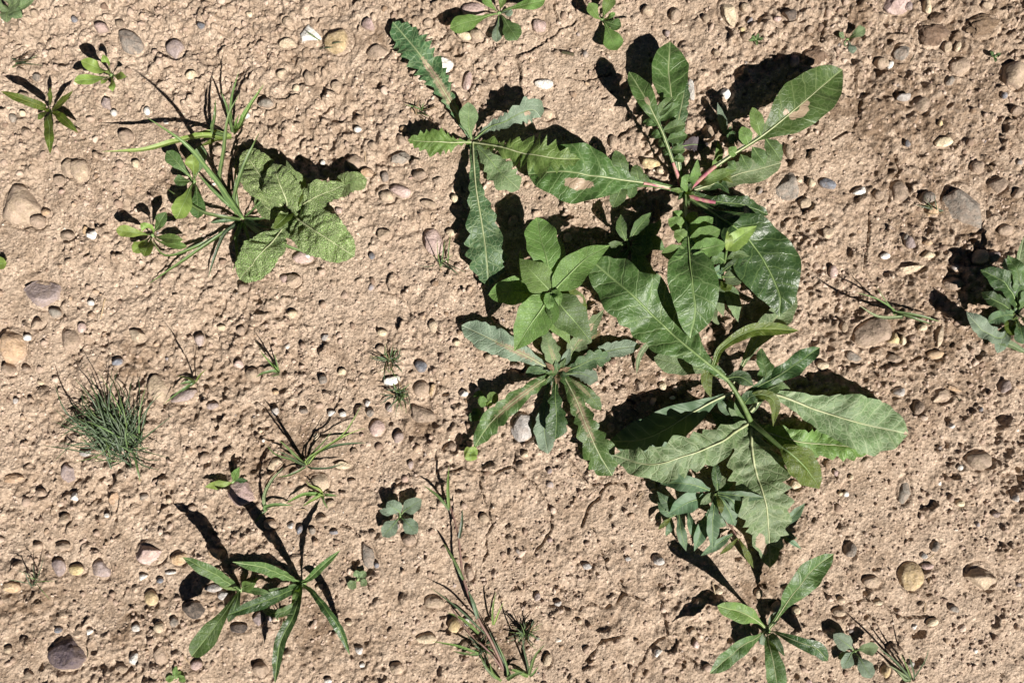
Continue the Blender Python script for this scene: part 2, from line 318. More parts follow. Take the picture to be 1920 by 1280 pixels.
# darker brown soil patches: moist at the right, others around the weeds
dark_soil = np.zeros_like(Z)
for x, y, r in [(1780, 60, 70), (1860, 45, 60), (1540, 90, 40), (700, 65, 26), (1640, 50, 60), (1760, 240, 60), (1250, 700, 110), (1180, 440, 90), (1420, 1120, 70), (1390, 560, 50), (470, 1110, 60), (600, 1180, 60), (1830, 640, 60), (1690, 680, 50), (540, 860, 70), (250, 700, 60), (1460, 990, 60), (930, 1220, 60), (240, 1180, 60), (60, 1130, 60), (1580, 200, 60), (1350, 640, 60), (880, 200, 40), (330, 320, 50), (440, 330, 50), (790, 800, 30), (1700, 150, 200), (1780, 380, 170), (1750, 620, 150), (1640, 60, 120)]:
    cx, cy = px2w(x, y); dark_soil = np.maximum(dark_soil, np.exp(-((XX - cx) ** 2 + (YY - cy) ** 2) / (r * S) ** 2))
dark_soil = np.clip(dark_soil * (0.6 + 1.9 * vnoise(XX, YY, 0.022, 2.5, 4.5) + 1.8 * vnoise(XX, YY, 0.008, 5.5, 2.5) + 1.6 * vnoise(XX, YY, 0.0035, 1.5, 7.5)), 0, 1)
Zraw = Z
def ground_z(x, y):
    """bilinear height of the dense part of the ground"""
    fx = (np.clip(x, -0.674, 0.674) + 0.675) / 0.00135; fy = (np.clip(y, -0.464, 0.464) + 0.465) / 0.00135
    i = np.floor(fx).astype(int); j = np.floor(fy).astype(int); u = fx - i; v = fy - j; i = i + XD0; j = j + YD0
    return (Z[j, i] * (1 - u) + Z[j, i + 1] * u) * (1 - v) + (Z[j + 1, i] * (1 - u) + Z[j + 1, i + 1] * u) * v

# ------------------------------------------------------------------ mesh helpers
def mesh_from(name, V, F):
    me = bpy.data.meshes.new(name)
    V = np.asarray(V, dtype=np.float32); F = np.asarray(F, dtype=np.int32)
    me.vertices.add(len(V)); me.vertices.foreach_set('co', V.ravel())
    k_ = F.shape[1]
    me.loops.add(F.size); me.loops.foreach_set('vertex_index', F.ravel())
    me.polygons.add(len(F)); me.polygons.foreach_set('loop_start', np.arange(0, F.size, k_, dtype=np.int32))
    me.polygons.foreach_set('loop_total', np.full(len(F), k_, dtype=np.int32))
    me.polygons.foreach_set('use_smooth', np.ones(len(F), dtype=bool))
    me.update(calc_edges=True)
    return me
def grid_faces(nr, nc, wrap=False):
    r = np.arange(nr - 1)[:, None]; c = np.arange(nc if wrap else nc - 1)[None, :]
    c2 = (c + 1) % nc
    return np.stack([r * nc + c, r * nc + c2, (r + 1) * nc + c2, (r + 1) * nc + c], -1).reshape(-1, 4)
def link(name, me, mat, parent=None):
    o = bpy.data.objects.new(name, me); col.objects.link(o)
    if mat is not None and not me.materials: me.materials.append(mat)
    if parent is not None: o.parent = parent
    return o
def finish(o, label, cat, group=None):
    o['label'] = label; o['category'] = cat
    if group: o['group'] = group
    return o
def empty(name, x, y, label, cat, group=None):
    o = bpy.data.objects.new(name, None); col.objects.link(o); o.empty_display_size = 0.01
    wx, wy = px2w(x, y); o.location = (wx, wy, float(ground_z(np.array(wx), np.array(wy))))
    o['kind'] = 'thing'; finish(o, label, cat, group); LAND.append((x, y, label)); return o
def baseof(o):
    while o.parent is not None: o = o.parent
    return np.array(o.location)
LAND = []

# ------------------------------------------------------------------ stones: x y rx ry rotation colour shape (r round, a angular)
STONES = """
240 77 27 20 -35 grey r|327 90 17 20 10 mauve r|148 318 17 25 10 tan r|124 314 14 18 0 tan r|35 385 37 41 0 tan r|68 415 14 13 0 tan r|235 256 14 15 0 brown r|200 195 11 14 0 mauve a
275 207 7 8 0 white r|214 212 7 7 0 white r|462 217 7 7 0 white r|310 228 5 5 0 white r|255 308 8 9 0 cream r|360 141 12 9 20 cream r|378 50 8 8 0 blue r|136 35 6 8 0 blue r|465 25 7 6 0 cream r|38 210 7 7 0 cream r|18 220 8 9 0 grey r|188 52 13 12 0 pink r|222 42 10 9 0 brown r|108 338 11 10 0 tan r|82 398 10 8 0 orange r|62 142 9 9 0 grey a|412 283 12 10 0 tan r
577 65 25 19 -30 white a|635 76 28 26 0 yellow r|537 80 17 11 0 cream r|708 97 21 14 10 brown r|692 50 13 14 0 pink r|527 138 9 11 -30 cream a|578 145 10 13 0 tan r|497 193 16 10 -10 grey r|630 162 10 10 0 tan r|834 122 17 16 30 white r|752 358 21 13 -15 pink r|727 370 15 12 0 tan r|752 263 12 11 0 tan a|668 306 18 14 -20 tan r|688 325 14 9 0 orange r|870 70 16 9 -15 cream r|890 20 24 13 0 pink r|748 297 24 12 10 grey a|787 328 13 10 0 brown r|876 152 9 18 -15 pink r|722 333 8 11 0 grey r|556 167 7 7 0 cream r|605 305 5 5 0 white r|640 372 8 6 0 cream a|636 395 7 6 0 pink a|805 383 16 8 -10 tan r|853 372 7 10 20 cream r|700 275 9 8 0 tan r|672 244 8 6 0 white r|757 244 7 6 0 orange r
1362 27 20 30 15 cream a|1020 158 18 10 -10 white r|1013 50 15 13 0 pink a|1264 30 12 14 0 brown r|1321 38 8 9 0 tan r|1396 20 11 9 0 tan r|1388 60 6 5 0 yellow a|1395 72 10 9 0 tan a|1340 104 8 8 0 tan r|1295 168 8 22 10 white a|1357 180 10 12 0 white a|1026 214 13 11 0 tan r|1218 308 18 11 10 yellow a|1235 322 7 6 0 cream r|1325 250 10 14 0 tan a|1184 172 6 8 0 yellow a|1250 65 6 7 0 mauve r|895 70 15 12 0 tan r
1755 58 34 27 0 clod a|1850 46 38 24 10 clod a|1530 106 25 19 0 clod a|1762 30 14 12 0 clod a|1680 6 32 20 0 pink a|1743 10 8 15 15 cream a|1808 120 20 18 0 tan r|1698 96 21 19 0 grey a|1655 118 13 11 -10 tan r|1672 120 6 9 -30 white r|1802 83 6 12 -20 cream r|1488 118 11 11 0 pink a|1478 30 14 12 0 dark a|1455 40 8 8 0 pink a|1811 388 40 52 30 grey a|1755 390 13 17 -15 orange a|1739 370 14 13 0 grey r|1475 350 36 29 10 grey a|1516 345 10 9 5 cream a|1552 345 18 10 -20 blue r|1505 384 12 11 0 tan r|1612 358 14 8 20 white a|1648 365 11 11 0 tan r|1690 356 17 21 0 brown r|1772 266 17 11 15 cream r|1730 195 17 16 0 brown r|1475 286 9 16 10 tan r|1836 312 14 12 0 tan r|1872 345 18 16 0 brown r|1905 138 24 26 0 tan r|1694 182 14 9 0 pale r|1785 150 9 10 0 grey r|1782 85 9 11 0 tan r|1765 230 5 6 0 yellow r|1700 271 6 8 0 blue r|1885 178 7 7 0 blue r|1706 10 8 8 0 mauve r|1855 8 12 9 0 tan r
75 553 38 27 -10 mauve a|16 648 30 35 0 orange r|130 636 19 26 15 tan r|100 587 13 10 -10 grey r|67 606 13 12 0 tan a|153 615 8 11 0 pink r|257 631 16 14 0 cream a|172 440 10 10 0 white a|158 432 5 9 0 orange r|170 567 8 6 0 white r|296 730 21 29 20 tan r|345 745 25 14 10 mauve a|372 637 10 13 0 mauve r|412 614 9 6 0 cream r|450 620 8 9 0 tan r|448 682 10 10 0 pink r|122 440 13 9 0 brown r|475 702 14 13 0 tan r|220 678 10 9 -30 blue r|25 752 6 6 0 pale r|12 692 14 14 0 tan r|50 632 9 7 0 white r|44 690 10 7 0 brown a|52 748 7 6 0 tan a|155 850 11 7 0 pale r|398 760 12 8 0 mauve r
565 482 21 12 -5 pink r|812 455 18 27 20 pink r|698 481 6 8 0 blue r|720 440 13 11 0 tan a|549 588 11 9 0 cream r|609 632 9 7 10 pale a|718 623 10 8 0 cream r|812 612 9 12 0 cream r|858 642 8 7 0 cream r|716 655 10 11 0 tan r|791 687 11 15 30 blue r|736 713 17 9 10 white r|791 730 17 17 0 tan r|811 731 5 13 -15 orange a|790 776 27 17 -25 brown r|622 773 9 7 0 white a|595 815 6 9 -15 cream r|707 801 15 17 0 pink r|694 773 9 9 0 grey a|747 818 10 12 0 mauve r|870 738 9 9 20 white a|641 697 8 7 0 cream r|531 522 10 9 0 pink r|548 525 14 13 0 tan a|730 765 7 8 0 mauve r|575 480 6 5 0 white r|846 436 10 9 0 cream r|516 735 7 5 0 orange r|605 712 9 10 0 grey r|690 755 7 7 0 pale a|515 770 7 10 0 pale r|645 775 8 6 0 white r|570 770 9 6 0 grey r
1838 482 16 15 0 cream r|1866 480 12 12 0 mauve r|1890 430 17 11 0 tan r|1706 456 9 13 25 mauve r|1740 455 9 7 0 orange r|1708 503 28 10 12 cream a|1742 478 14 9 15 cream a|1795 501 10 7 -20 pale a|1660 480 10 7 0 white r|1793 531 20 13 0 tan r|1561 511 9 14 15 pink r|1636 624 41 27 18 brown r|1674 636 14 14 0 yellow a|1690 638 7 10 0 cream a|1763 628 7 25 -14 cream a|1754 665 17 9 5 orange r|1728 614 9 7 0 cream r|1578 612 8 11 -10 tan r|1601 671 17 10 -20 grey a|1540 684 14 9 -15 cream r|1676 672 14 9 0 brown a|1786 727 20 5 -25 orange a|1766 742 19 13 0 tan a|1688 735 14 10 0 pale a|1886 724 12 13 0 mauve r|1721 763 10 14 0 brown r|1834 766 5 5 0 blue r|1783 799 7 7 0 white a|1836 862 25 20 0 brown r|1700 445 8 8 0 grey r|1550 438 12 11 0 tan a|1445 612 6 6 0 cream r
125 886 16 22 -25 mauve a|20 898 21 9 5 orange a|75 925 11 8 0 tan r|137 933 8 11 -15 white a|208 936 12 24 0 orange a|198 967 5 5 0 white r|282 1036 30 24 -10 pink a|337 1045 17 14 0 orange r|112 1026 15 9 0 brown r|105 1066 13 17 0 mauve r|140 1071 15 11 0 yellow r|185 1070 17 20 20 mauve a|15 1104 20 11 0 orange a|285 1121 13 16 15 yellow r|268 1080 9 7 0 white a|322 1072 12 4 5 white r|300 1087 8 6 0 blue a|303 1171 10 12 0 cream r|257 1175 9 8 0 white r|302 1226 14 18 20 tan r|252 1232 8 13 -10 white a|230 1250 12 10 0 tan r|167 1183 7 7 0 white a|127 1228 36 32 0 purple r|455 926 29 25 -25 pink r|366 1142 24 18 0 dark r|404 1100 19 8 5 pale r|423 1081 11 7 -10 white r|407 1036 15 11 -10 orange a|450 1175 17 9 0 dark r|372 1243 11 10 0 pink r|360 955 8 9 0 tan r|420 1112 12 9 0 pale a|108 1182 7 7 0 blue r|268 932 9 7 0 grey a|318 937 6 7 0 cream r|410 1070 7 9 0 cream r|330 1162 9 10 0 grey r|14 1218 8 7 0 cream r|56 1262 11 9 0 brown a
512 871 18 12 0 cream a|594 905 22 20 0 cream a|643 871 17 8 -5 cream a|690 1040 12 25 15 grey r|767 1009 14 13 -20 brown r|603 970 12 8 -5 tan a|508 982 13 10 0 tan r|816 1127 20 13 -10 tan r|851 1170 14 14 0 yellow r|800 1196 20 11 10 cream r|745 1251 14 12 0 tan r|880 1072 10 15 0 tan a|490 1251 15 16 0 tan r|673 1218 11 8 -30 pale a|680 1245 6 5 0 white r|562 992 7 9 0 blue r|585 995 7 8 0 grey r|626 997 9 6 0 blue a|486 1157 10 14 -10 mauve a|546 985 8 7 0 pale a|875 1166 6 9 20 white r|655 1165 7 6 0 cream r|706 1058 6 6 0 blue r|616 1275 8 6 0 white r|745 985 8 7 0 mauve r|770 870 6 9 0 mauve r|700 1000 7 7 0 tan r|660 905 8 8 0 tan r|1026 1238 8 13 -10 cream r|1087 1164 5 6 0 cream r|1232 1047 13 10 0 pale r|1176 1045 6 5 0 pale r|1008 1118 8 9 0 mauve r|1046 1130 7 6 0 pale r|1232 1219 9 9 0 white a|1100 1060 9 7 0 pale r|1031 881 6 6 0 mauve r|1030 1010 6 6 0 pink r|1345 1105 11 8 0 cream a|1422 1112 8 10 0 tan r|1305 1207 7 10 0 pink r
1708 1080 24 27 20 yellow r|1634 1090 18 12 -10 tan r|1695 920 13 25 -5 grey a|1842 1080 30 27 0 tan a|1486 906 13 9 0 cream a|1586 925 6 6 0 white r|1575 924 5 5 0 cream r|1595 894 5 5 0 cream r|1564 885 6 7 0 pink a|1802 944 9 7 0 cream r|1905 934 9 8 0 pale a|1800 876 6 6 0 white r|1735 1042 8 6 -20 white a|1742 1062 14 6 0 pink a|1787 1140 10 7 -20 grey r|1748 1166 12 8 10 cream r|1645 1127 9 7 0 cream r|1573 1146 14 9 0 tan r|1660 1257 10 13 0 yellow r|1491 1143 9 8 0 cream r|1690 1160 7 6 0 tan r|1594 1030 12 16 10 grey r|1515 1275 6 5 0 pink r|1710 1245 7 6 0 pale a|1870 965 9 6 0 mauve r|1755 1025 8 12 0 grey r
980 800 23 28 0 pale r|985 850 9 7 0 cream a|1095 648 14 9 0 brown a|1240 723 8 8 0 cream r|1197 722 10 11 0 tan a|1260 745 6 4 0 white r|1430 783 5 5 0 cream r|1495 340 8 7 0 cream a|915 670 7 7 0 tan r
""".replace('\n', '|')
stones = []
for it in STONES.split('|'):
    f = it.split()
    if len(f) == 7: stones.append(tuple(float(v) for v in f[:5]) + (f[5], f[6]))
n_named = len(stones)
# unlabelled-by-place small earth-coloured pebbles fill the count up to about 300
taken = [(s[0], s[1], max(s[2], s[3])) for s in stones]
BIG = max(0, 300 - 0)
srng = np.random.default_rng(21)
extra = []
while len(extra) < 46:
    x = srng.uniform(8, 1912); y = srng.uniform(8, 1272); r = srng.uniform(8, 12)
    if all(math.hypot(x - a, y - b) > r + c + 4 for a, b, c in taken):
        taken.append((x, y, r)); extra.append((x, y, r, r * srng.uniform(0.75, 1.0), srng.uniform(-90, 90), 'tan', 'r'))
# settle the soil around every stone: a shallow bed, with a thin shrinkage gap round the rim
for (x, y, rx, ry, rot, c_, sh) in stones + extra:
    wx, wy = px2w(x, y); rr = max(rx, ry) * S
    w = window(wx, wy, rr * 1.5 + 0.006)
    if w is None: continue
    th = math.radians(rot); dx = XX[w] - wx; dy = YY[w] - wy
    u = (dx * math.cos(th) + dy * math.sin(th)) / (rx * S); v = (-dx * math.sin(th) + dy * math.cos(th)) / (ry * S)
    q = np.sqrt(u * u + v * v) ; e = (q - 1) * min(rx, ry)
    mean = float(np.mean(Z[w])); k1 = np.clip(1 - e / 3.5, 0, 1)
    Z[w] = Z[w] * (1 - 0.75 * k1) + mean * 0.75 * k1
    Z[w] -= (0.0028 if max(rx, ry) >= 13 else 0.0016) * np.exp(-((e - 0.8) / 2.6) ** 2)

gme = mesh_from('ground', np.stack([XX, YY, Z], -1).reshape(-1, 3), grid_faces(len(GY), len(GX)))
at = gme.attributes.new('dark_soil', 'FLOAT', 'POINT'); at.data.foreach_set('value', dark_soil.astype(np.float32).ravel())
ground = link('ground', gme, M['soil']); ground['kind'] = 'structure'

# ------------------------------------------------------------------ stone shapes
def icosphere(sub):
    import bmesh
    bm = bmesh.new(); bmesh.ops.create_icosphere(bm, subdivisions=sub, radius=1.0)
    V = np.array([v.co[:] for v in bm.verts]); F = np.array([[v.index for v in f.verts] for f in bm.faces]); bm.free()
    return V, F
ICO = {s: icosphere(s) for s in (1, 2, 3, 4)}
def n3(V, wl, o):
    return vnoise(V[:, 0] + V[:, 2] * 0.7, V[:, 1] - V[:, 2] * 0.6, wl, o, o * 1.7) + vnoise(V[:, 1] + 3.1, V[:, 2] + V[:, 0] * 0.5, wl, o * 2.3, o)
def stone_mesh(name, sub, angular, seed):
    g = np.random.default_rng(seed); V, F = ICO[sub]; V = V.copy()
    V *= (1 + (0.34 if not angular else 0.42) * n3(V, 1.1, seed * 0.37 + 1))[:, None]
    if angular:
        for _ in range(10):
            n = g.normal(size=3); n[2] = abs(n[2]) * 0.8 if g.random() < 0.75 else n[2]; n /= np.linalg.norm(n); d = g.uniform(0.45, 0.78)
            e = V @ n - d; V -= np.clip(e, 0, None)[:, None] * n * 0.98
    else:
        for _ in range(5):
            n = g.normal(size=3); n[2] = abs(n[2]) * 0.6; n /= np.linalg.norm(n); e = V @ n - g.uniform(0.62, 0.85); V -= np.clip(e, 0, None)[:, None] * n * 0.75
    if sub >= 3: V *= (1 + 0.07 * n3(V, 0.35, seed + 3) + 0.05 * n3(V, 0.16, seed + 5))[:, None]
    else: V *= (1 + 0.06 * n3(V, 0.5, seed + 3))[:, None]
    if seed >= 20000: V *= (1 + 0.35 * n3(V, 0.5, seed) + 0.28 * n3(V, 0.22, seed + 2) + 0.16 * n3(V, 0.1, seed + 4))[:, None]
    V[:, 0] /= np.abs(V[:, 0]).max(); V[:, 1] /= np.abs(V[:, 1]).max(); V[:, 2] /= np.abs(V[:, 2]).max()
    return V, F
PROTO = {}
def place_stone(i, x, y, rx, ry, rot, c_, sh):
    big = max(rx, ry) >= 17
    if big: V, F = stone_mesh('stone', 4 if max(rx, ry) > 26 or c_ == 'clod' else 3, sh == 'a' and c_ != 'clod', 40 + i + (20000 if c_ == 'clod' else 0)); me = mesh_from('stone', V, F)
    else:
        key = (c_, sh, i % 4)
        if key not in PROTO: V, F = stone_mesh('pebble', 3 if max(rx, ry) > 11 else 2, sh == 'a', 500 + len(PROTO)); PROTO[key] = mesh_from('pebble', V, F)
        me = PROTO[key]
    o = link('stone' if big else 'pebble', me, M['st_' + c_])
    wx, wy = px2w(x, y); g = np.random.default_rng(900 + i)
    rz = min(rx, ry) * (g.uniform(0.8, 1.1) if not big else g.uniform(0.58, 0.78))
    if c_ == 'clod': rz *= 0.55
    z = float(ground_z(np.array(wx), np.array(wy)))
    o.location = (wx, wy, z - rz * S * (-0.04 if not big else 0.06) + (0.0004 if big else 0.0012)); o.scale = (rx * S, ry * S, rz * S)
    o.rotation_euler = (g.uniform(-0.1, 0.1), g.uniform(-0.1, 0.1), math.radians(rot))
    return o
stone_objs = []
for i, s in enumerate(stones): stone_objs.append((place_stone(i, *s), s))
for i, s in enumerate(extra):
    finish(place_stone(1000 + i, *s), 'plain soil-coloured tan pebble sunk in the dry crust', 'pebble', 'plain soil-coloured pebbles in the crust')

# loose gravel and crumbs too many to count: one mesh
def scatter(n, rmin, rmax, pw, sub, seed, avoid_smooth):
    Vs, Fs = [], []; off = 0; g = np.random.default_rng(seed); protos = [stone_mesh('g', sub, k % 3 > 0, 70 + k) for k in range(12)]; T = np.array(taken)
    X = g.uniform(-0.66, 0.66, n); Y = g.uniform(-0.45, 0.45, n); R = (rmin + (rmax - rmin) * g.random(n) ** pw) * S
    clump = vnoise(X, Y, 0.07, 3.3, 6.1) + 0.7 * vnoise(X, Y, 0.024, 7.3, 2.1)
    keep = g.random(n) < np.clip(0.45 + 1.6 * clump, 0.06, 1) * avoid_smooth + (1 - avoid_smooth)
    gz = ground_z(X, Y)
    for i in np.nonzero(keep)[0]:
        if R[i] > 3.2 * S:
            px_, py_ = X[i] / S + 960, 640 - Y[i] / S
            if np.any(np.hypot(T[:, 0] - px_, T[:, 1] - py_) < T[:, 2] + R[i] / S): continue
        V, F = protos[i % 12]; a = g.uniform(0, 6.28); c, s = math.cos(a), math.sin(a); e = g.uniform(0.55, 1.0)
        W = np.stack([(V[:, 0] * c - V[:, 1] * s * e), (V[:, 0] * s + V[:, 1] * c * e), V[:, 2] * g.uniform(0.6, 1.05)], -1) * R[i]
        Vs.append(W + (X[i], Y[i], gz[i] + 0.1 * R[i])); Fs.append(F + off); off += len(V)
    return mesh_from('grit', np.concatenate(Vs), np.concatenate(Fs))
cr = link('soil_crumbs', scatter(24000, 1.5, 5.0, 2.2, 1, 15, 0.8), M['crumb']); cr['kind'] = 'stuff'
ck = link('soil_clods', scatter(3600, 3.6, 9.5, 2.4, 2, 25, 0.9), M['crumb']); ck['kind'] = 'stuff'; finish(ck, 'small irregular soil clods scattered over the dry crust', 'soil clods')
cr['kind'] = 'stuff'; finish(cr, 'loose soil crumbs strewn over the dry crust', 'soil crumbs')
gr = link('gravel', scatter(1700, 2.4, 8.5, 2.6, 2, 5, 0.6), M['gravel']); gr['kind'] = 'stuff'; finish(gr, 'fine mixed gravel and grit scattered over the dry soil', 'gravel')

# ------------------------------------------------------------------ leaves, blades, stems
def catmull(P, n):
    P = np.asarray(P, float)
    if len(P) == 2: P = np.array([P[0], (P[0] + P[1]) / 2 + (0, 0, 0.12 * np.linalg.norm(P[1] - P[0]) * 0.3), P[1]])
    Q = np.vstack([2 * P[0] - P[1], P, 2 * P[-1] - P[-2]]); out = []
    seg = len(P) - 1; m = max(4, (3 * n) // seg)
    for i in range(seg):
        p0, p1, p2, p3 = Q[i:i + 4]; u = np.linspace(0, 1, m, endpoint=False)[:, None]
        out.append(0.5 * (2 * p1 + (p2 - p0) * u + (2 * p0 - 5 * p1 + 4 * p2 - p3) * u ** 2 + (3 * p1 - p0 - 3 * p2 + p3) * u ** 3))
    out = np.vstack(out + [P[-1:]]); d = np.concatenate([[0], np.cumsum(np.linalg.norm(np.diff(out, axis=0), axis=1))])
    s = np.linspace(0, d[-1], n); return np.stack([np.interp(s, d, out[:, k_]) for k_ in range(3)], -1), s
def w3(pts, g0):
    out = []
    for p in pts:
        x, y, h = p; k_ = 1 - h / HPX; wx, wy = px2w(x, y)
        out.append((wx * k_, wy * k_, h * S + g0))
    return np.array(out)
PROF = {
 'ell':   [(0, .06), (.06, .2), (.15, .5), (.3, .84), (.5, 1), (.68, .93), (.82, .70), (.92, .42), (.97, .22), (1, 0)],
 'round': [(0, .1), (.08, .4), (.2, .75), (.4, 1), (.6, 1), (.78, .86), (.9, .60), (.96, .36), (1, 0)],
 'ovate': [(0, .08), (.05, .35), (.13, .72), (.25, .96), (.36, 1), (.5, .92), (.65, .72), (.8, .44), (.92, .17), (1, 0)],
 'lance': [(0, .22), (.1, .32), (.25, .66), (.42, .96), (.52, 1), (.66, .86), (.8, .56), (.92, .22), (1, 0)],
 'spat':  [(0, .13), (.2, .15), (.35, .22), (.48, .45), (.62, .82), (.75, 1), (.86, .93), (.94, .66), (.98, .36), (1, 0)],
 'obl':   [(0, .12), (.12, .16), (.25, .32), (.4, .62), (.55, .88), (.7, 1), (.82, .90), (.92, .58), (.97, .28), (1, 0)],
 'petiol': [(0, .1), (.15, .1), (.27, .16), (.34, .55), (.42, .86), (.55, 1), (.68, .98), (.8, .84), (.9, .58), (.96, .34), (1, 0)],
 'blade': [(0, .8), (.1, .95), (.35, 1), (.6, .86), (.8, .55), (.93, .2), (1, 0)],
 'strap': [(0, .35), (.2, .55), (.45, .95), (.6, 1), (.75, .88), (.88, .55), (.96, .2), (1, 0)]}
LID = [0]
def tube(name, par, C, rad, mat, sides=6, base=None):
    T = np.gradient(C, axis=0); T /= np.linalg.norm(T, axis=1)[:, None] + 1e-9
    up = np.array([0, 0, 1.0]); A = np.cross(T, up); A[np.linalg.norm(A, axis=1) < 0.05] = (1, 0, 0); A /= np.linalg.norm(A, axis=1)[:, None]; B = np.cross(A, T)
    a = np.arange(sides) * 2 * math.pi / sides
    V = C[:, None, :] + rad[:, None, None] * (np.cos(a)[None, :, None] * A[:, None, :] + np.sin(a)[None, :, None] * B[:, None, :])
    V = V.reshape(-1, 3) - (base if base is not None else baseof(par))
    return link(name, mesh_from(name, V, grid_faces(len(C), sides, True)), mat, par)
def stem(par, pts, r0, r1, mat='stem_green', name='stem', n=18):
    b = baseof(par); C, s = catmull(w3(pts, b[2] - 0.001), n)
    return tube(name, par, C, np.linspace(r0, r1, n) * S, M[mat])
def leaf(par, pts, W, prof='ell', mat='green', teeth=None, fold=0.22, curl=0.0, wave=0.0, quilt=0.0, rib='rib_green', ribw=None, name='leaf',
         dust=0.3, dry=None, twist=0.0, n=None, m=None, asym=1.0, lift=True):
    LID[0] += 1; g = np.random.default_rng(3000 + LID[0]); b = baseof(par)
    P = w3(pts, b[2]); Lpx = sum(math.dist(pts[i][:2], pts[i + 1][:2]) for i in range(len(pts) - 1))
    if n is None: n = int(min(110, max(16, Lpx / 2.4)))
    if teeth: n = max(n, int(teeth[0] * 7))
    if m is None: m = 3 if W < 9 else (5 if W < 18 else 7)
    C, s = catmull(P, n); t = s / s[-1]
    T = np.gradient(C, axis=0); T /= np.linalg.norm(T, axis=1)[:, None]
    Sd = np.cross(T, (0, 0, 1.0)); ln = np.linalg.norm(Sd, axis=1); Sd[ln < 0.05] = (1, 0, 0); Sd /= np.linalg.norm(Sd, axis=1)[:, None]
    N = np.cross(Sd, T)
    tw = math.radians(twist) * t + 0.0; ct, st_ = np.cos(tw)[:, None], np.sin(tw)[:, None]; Sd, N = Sd * ct + N * st_, N * ct - Sd * st_
    kn = prof if isinstance(prof, list) else PROF[prof]; ka = np.array(kn, float)
    if isinstance(prof, list): w0 = np.interp(t, ka[:, 0], ka[:, 1])
    else: w0 = np.interp(t, ka[:, 0], ka[:, 1]) * W
    ker = np.array([1, 2, 1]) / 4.0
    for _ in range(2): ws = np.convolve(np.pad(w0, 1, mode='edge'), ker, 'valid'); ws[0] = w0[0]; ws[-1] = 0; w0 = ws
    w0 = w0 * S * (1 - C[:, 2] / HC) * (1.06 + (0.35 * teeth[1] if teeth else 0))
    spc = min(0.019, max(0.005, s[-1] / 9.0))
    rows = []; ph = g.uniform(0, 6.28, 4); fr = g.uniform(0.8, 1.25)
    sides = {}
    for sg in (-1, 1):
        w = w0 * (asym if sg > 0 else 1.0)
        w = w * (1 + 0.05 * np.sin(2 * math.pi * t * 3.3 * fr + ph[0] + sg))
        shift = np.zeros(n)
        if teeth:
            nt, dep = teeth[0], teeth[1]; sharp = teeth[2] if len(teeth) > 2 else 0.5
            x = t * nt + g.random() + 0.25 * np.sin(t * nt * 1.7 + sg); idx = np.floor(x).astype(int); fx = x - idx; am = g.uniform(0.55, 1.15, nt + 4)[np.clip(idx, 0, nt + 3)]
            saw = np.abs(fx - (0.5 + 0.28 * sharp)) / np.where(fx < 0.5 + 0.28 * sharp, 0.5 + 0.28 * sharp, 0.5 - 0.28 * sharp)   # 0 at tooth tip, 1 in the notch
            saw = saw ** (1.6 - sharp)
            w = w * (1 - dep * am * saw)
        sides[sg] = w
    js = np.arange(-m, m + 1); U = js / m
    V = np.zeros((n, 2 * m + 1, 3)); uv = np.zeros((n, 2 * m + 1, 2)); dryv = np.zeros((n, 2 * m + 1)); dustv = np.zeros((n, 2 * m + 1))
    for k_, u in enumerate(U):
        sg = 1 if u > 0 else -1; w = sides[sg]; d = u * w; au = abs(u)
        z = fold * np.abs(d) + curl * au * np.abs(d)
        if wave: z = z + wave * w * au ** 1.6 * np.sin(2 * math.pi * t * (s[-1] / (0.030 if W > 12 else 0.02)) * fr + ph[1 if sg > 0 else 2])
        if quilt:
            q = (s - 0.75 * np.abs(d)) / spc + (0.45 if sg > 0 else 0) + 0.9 * vnoise(s / spc, d / spc, 2.2, LID[0] * .37, 1.1)
            z = z + 0.42 * quilt * (np.abs(np.sin(math.pi * q)) ** 0.8 - 0.6) * min(1.0, 2.2 * au) * (1 - au ** 3) * np.minimum(w, 0.014) + 0.5 * quilt * np.minimum(w, 0.016) * vnoise(s / spc, d / spc, 0.7, LID[0] * .31, 5.5)
        z = z + 0.05 * w * np.sin(t * 9 * fr + ph[3] + u * 2) + 0.5 * w * vnoise(s / (W * S), d / (W * S), 1.15, LID[0] * .53, 2.7)
        V[:, k_, :] = C + Sd * d[:, None] + N * z[:, None]
        uv[:, k_, 0] = s / spc; uv[:, k_, 1] = d / spc
        dustv[:, k_] = dust * (0.35 + 0.65 * np.exp(-(d / (0.33 * W * S + 1e-6)) ** 2) * np.exp(-((t - 0.4) / 0.32) ** 2)) if dust else 0
        if dry:
            for (t0, u0, rt, ru) in dry: dryv[:, k_] = np.maximum(dryv[:, k_], 0.9 * np.exp(-((t - t0) / rt) ** 2 - ((u - u0) / ru) ** 2))
    if lift:      # leaves lie on the soil, never under it
        gz = ground_z(V[..., 0], V[..., 1]) + 0.0007
        V[..., 2] = np.maximum(V[..., 2], gz)
    me = mesh_from(name, V.reshape(-1, 3) - b, grid_faces(n, 2 * m + 1))
    ul = me.uv_layers.new(name='UVMap'); li = np.zeros(len(me.loops), dtype=np.int32); me.loops.foreach_get('vertex_index', li)
    ul.data.foreach_set('uv', uv.reshape(-1, 2)[li].astype(np.float32).ravel())
    for nm, arr in (('dust', dustv), ('dry', dryv)):
        a_ = me.attributes.new(nm, 'FLOAT', 'POINT'); a_.data.foreach_set('value', arr.astype(np.float32).ravel())
    o = link(name, me, M[mat], par)
    if rib and W >= 9:
        rw = ribw if ribw else max(0.7, W * 0.05 + 0.4)
        Vc = V[:, m, :]; nn = int(n * 0.93); rad = rw * S * (1 - 0.85 * np.linspace(0, 1, nn))
        tube('midrib', o, Vc[:nn] + N[:nn] * rad[:, None] * 0.35, rad, M[rib], 5, b)
    return o
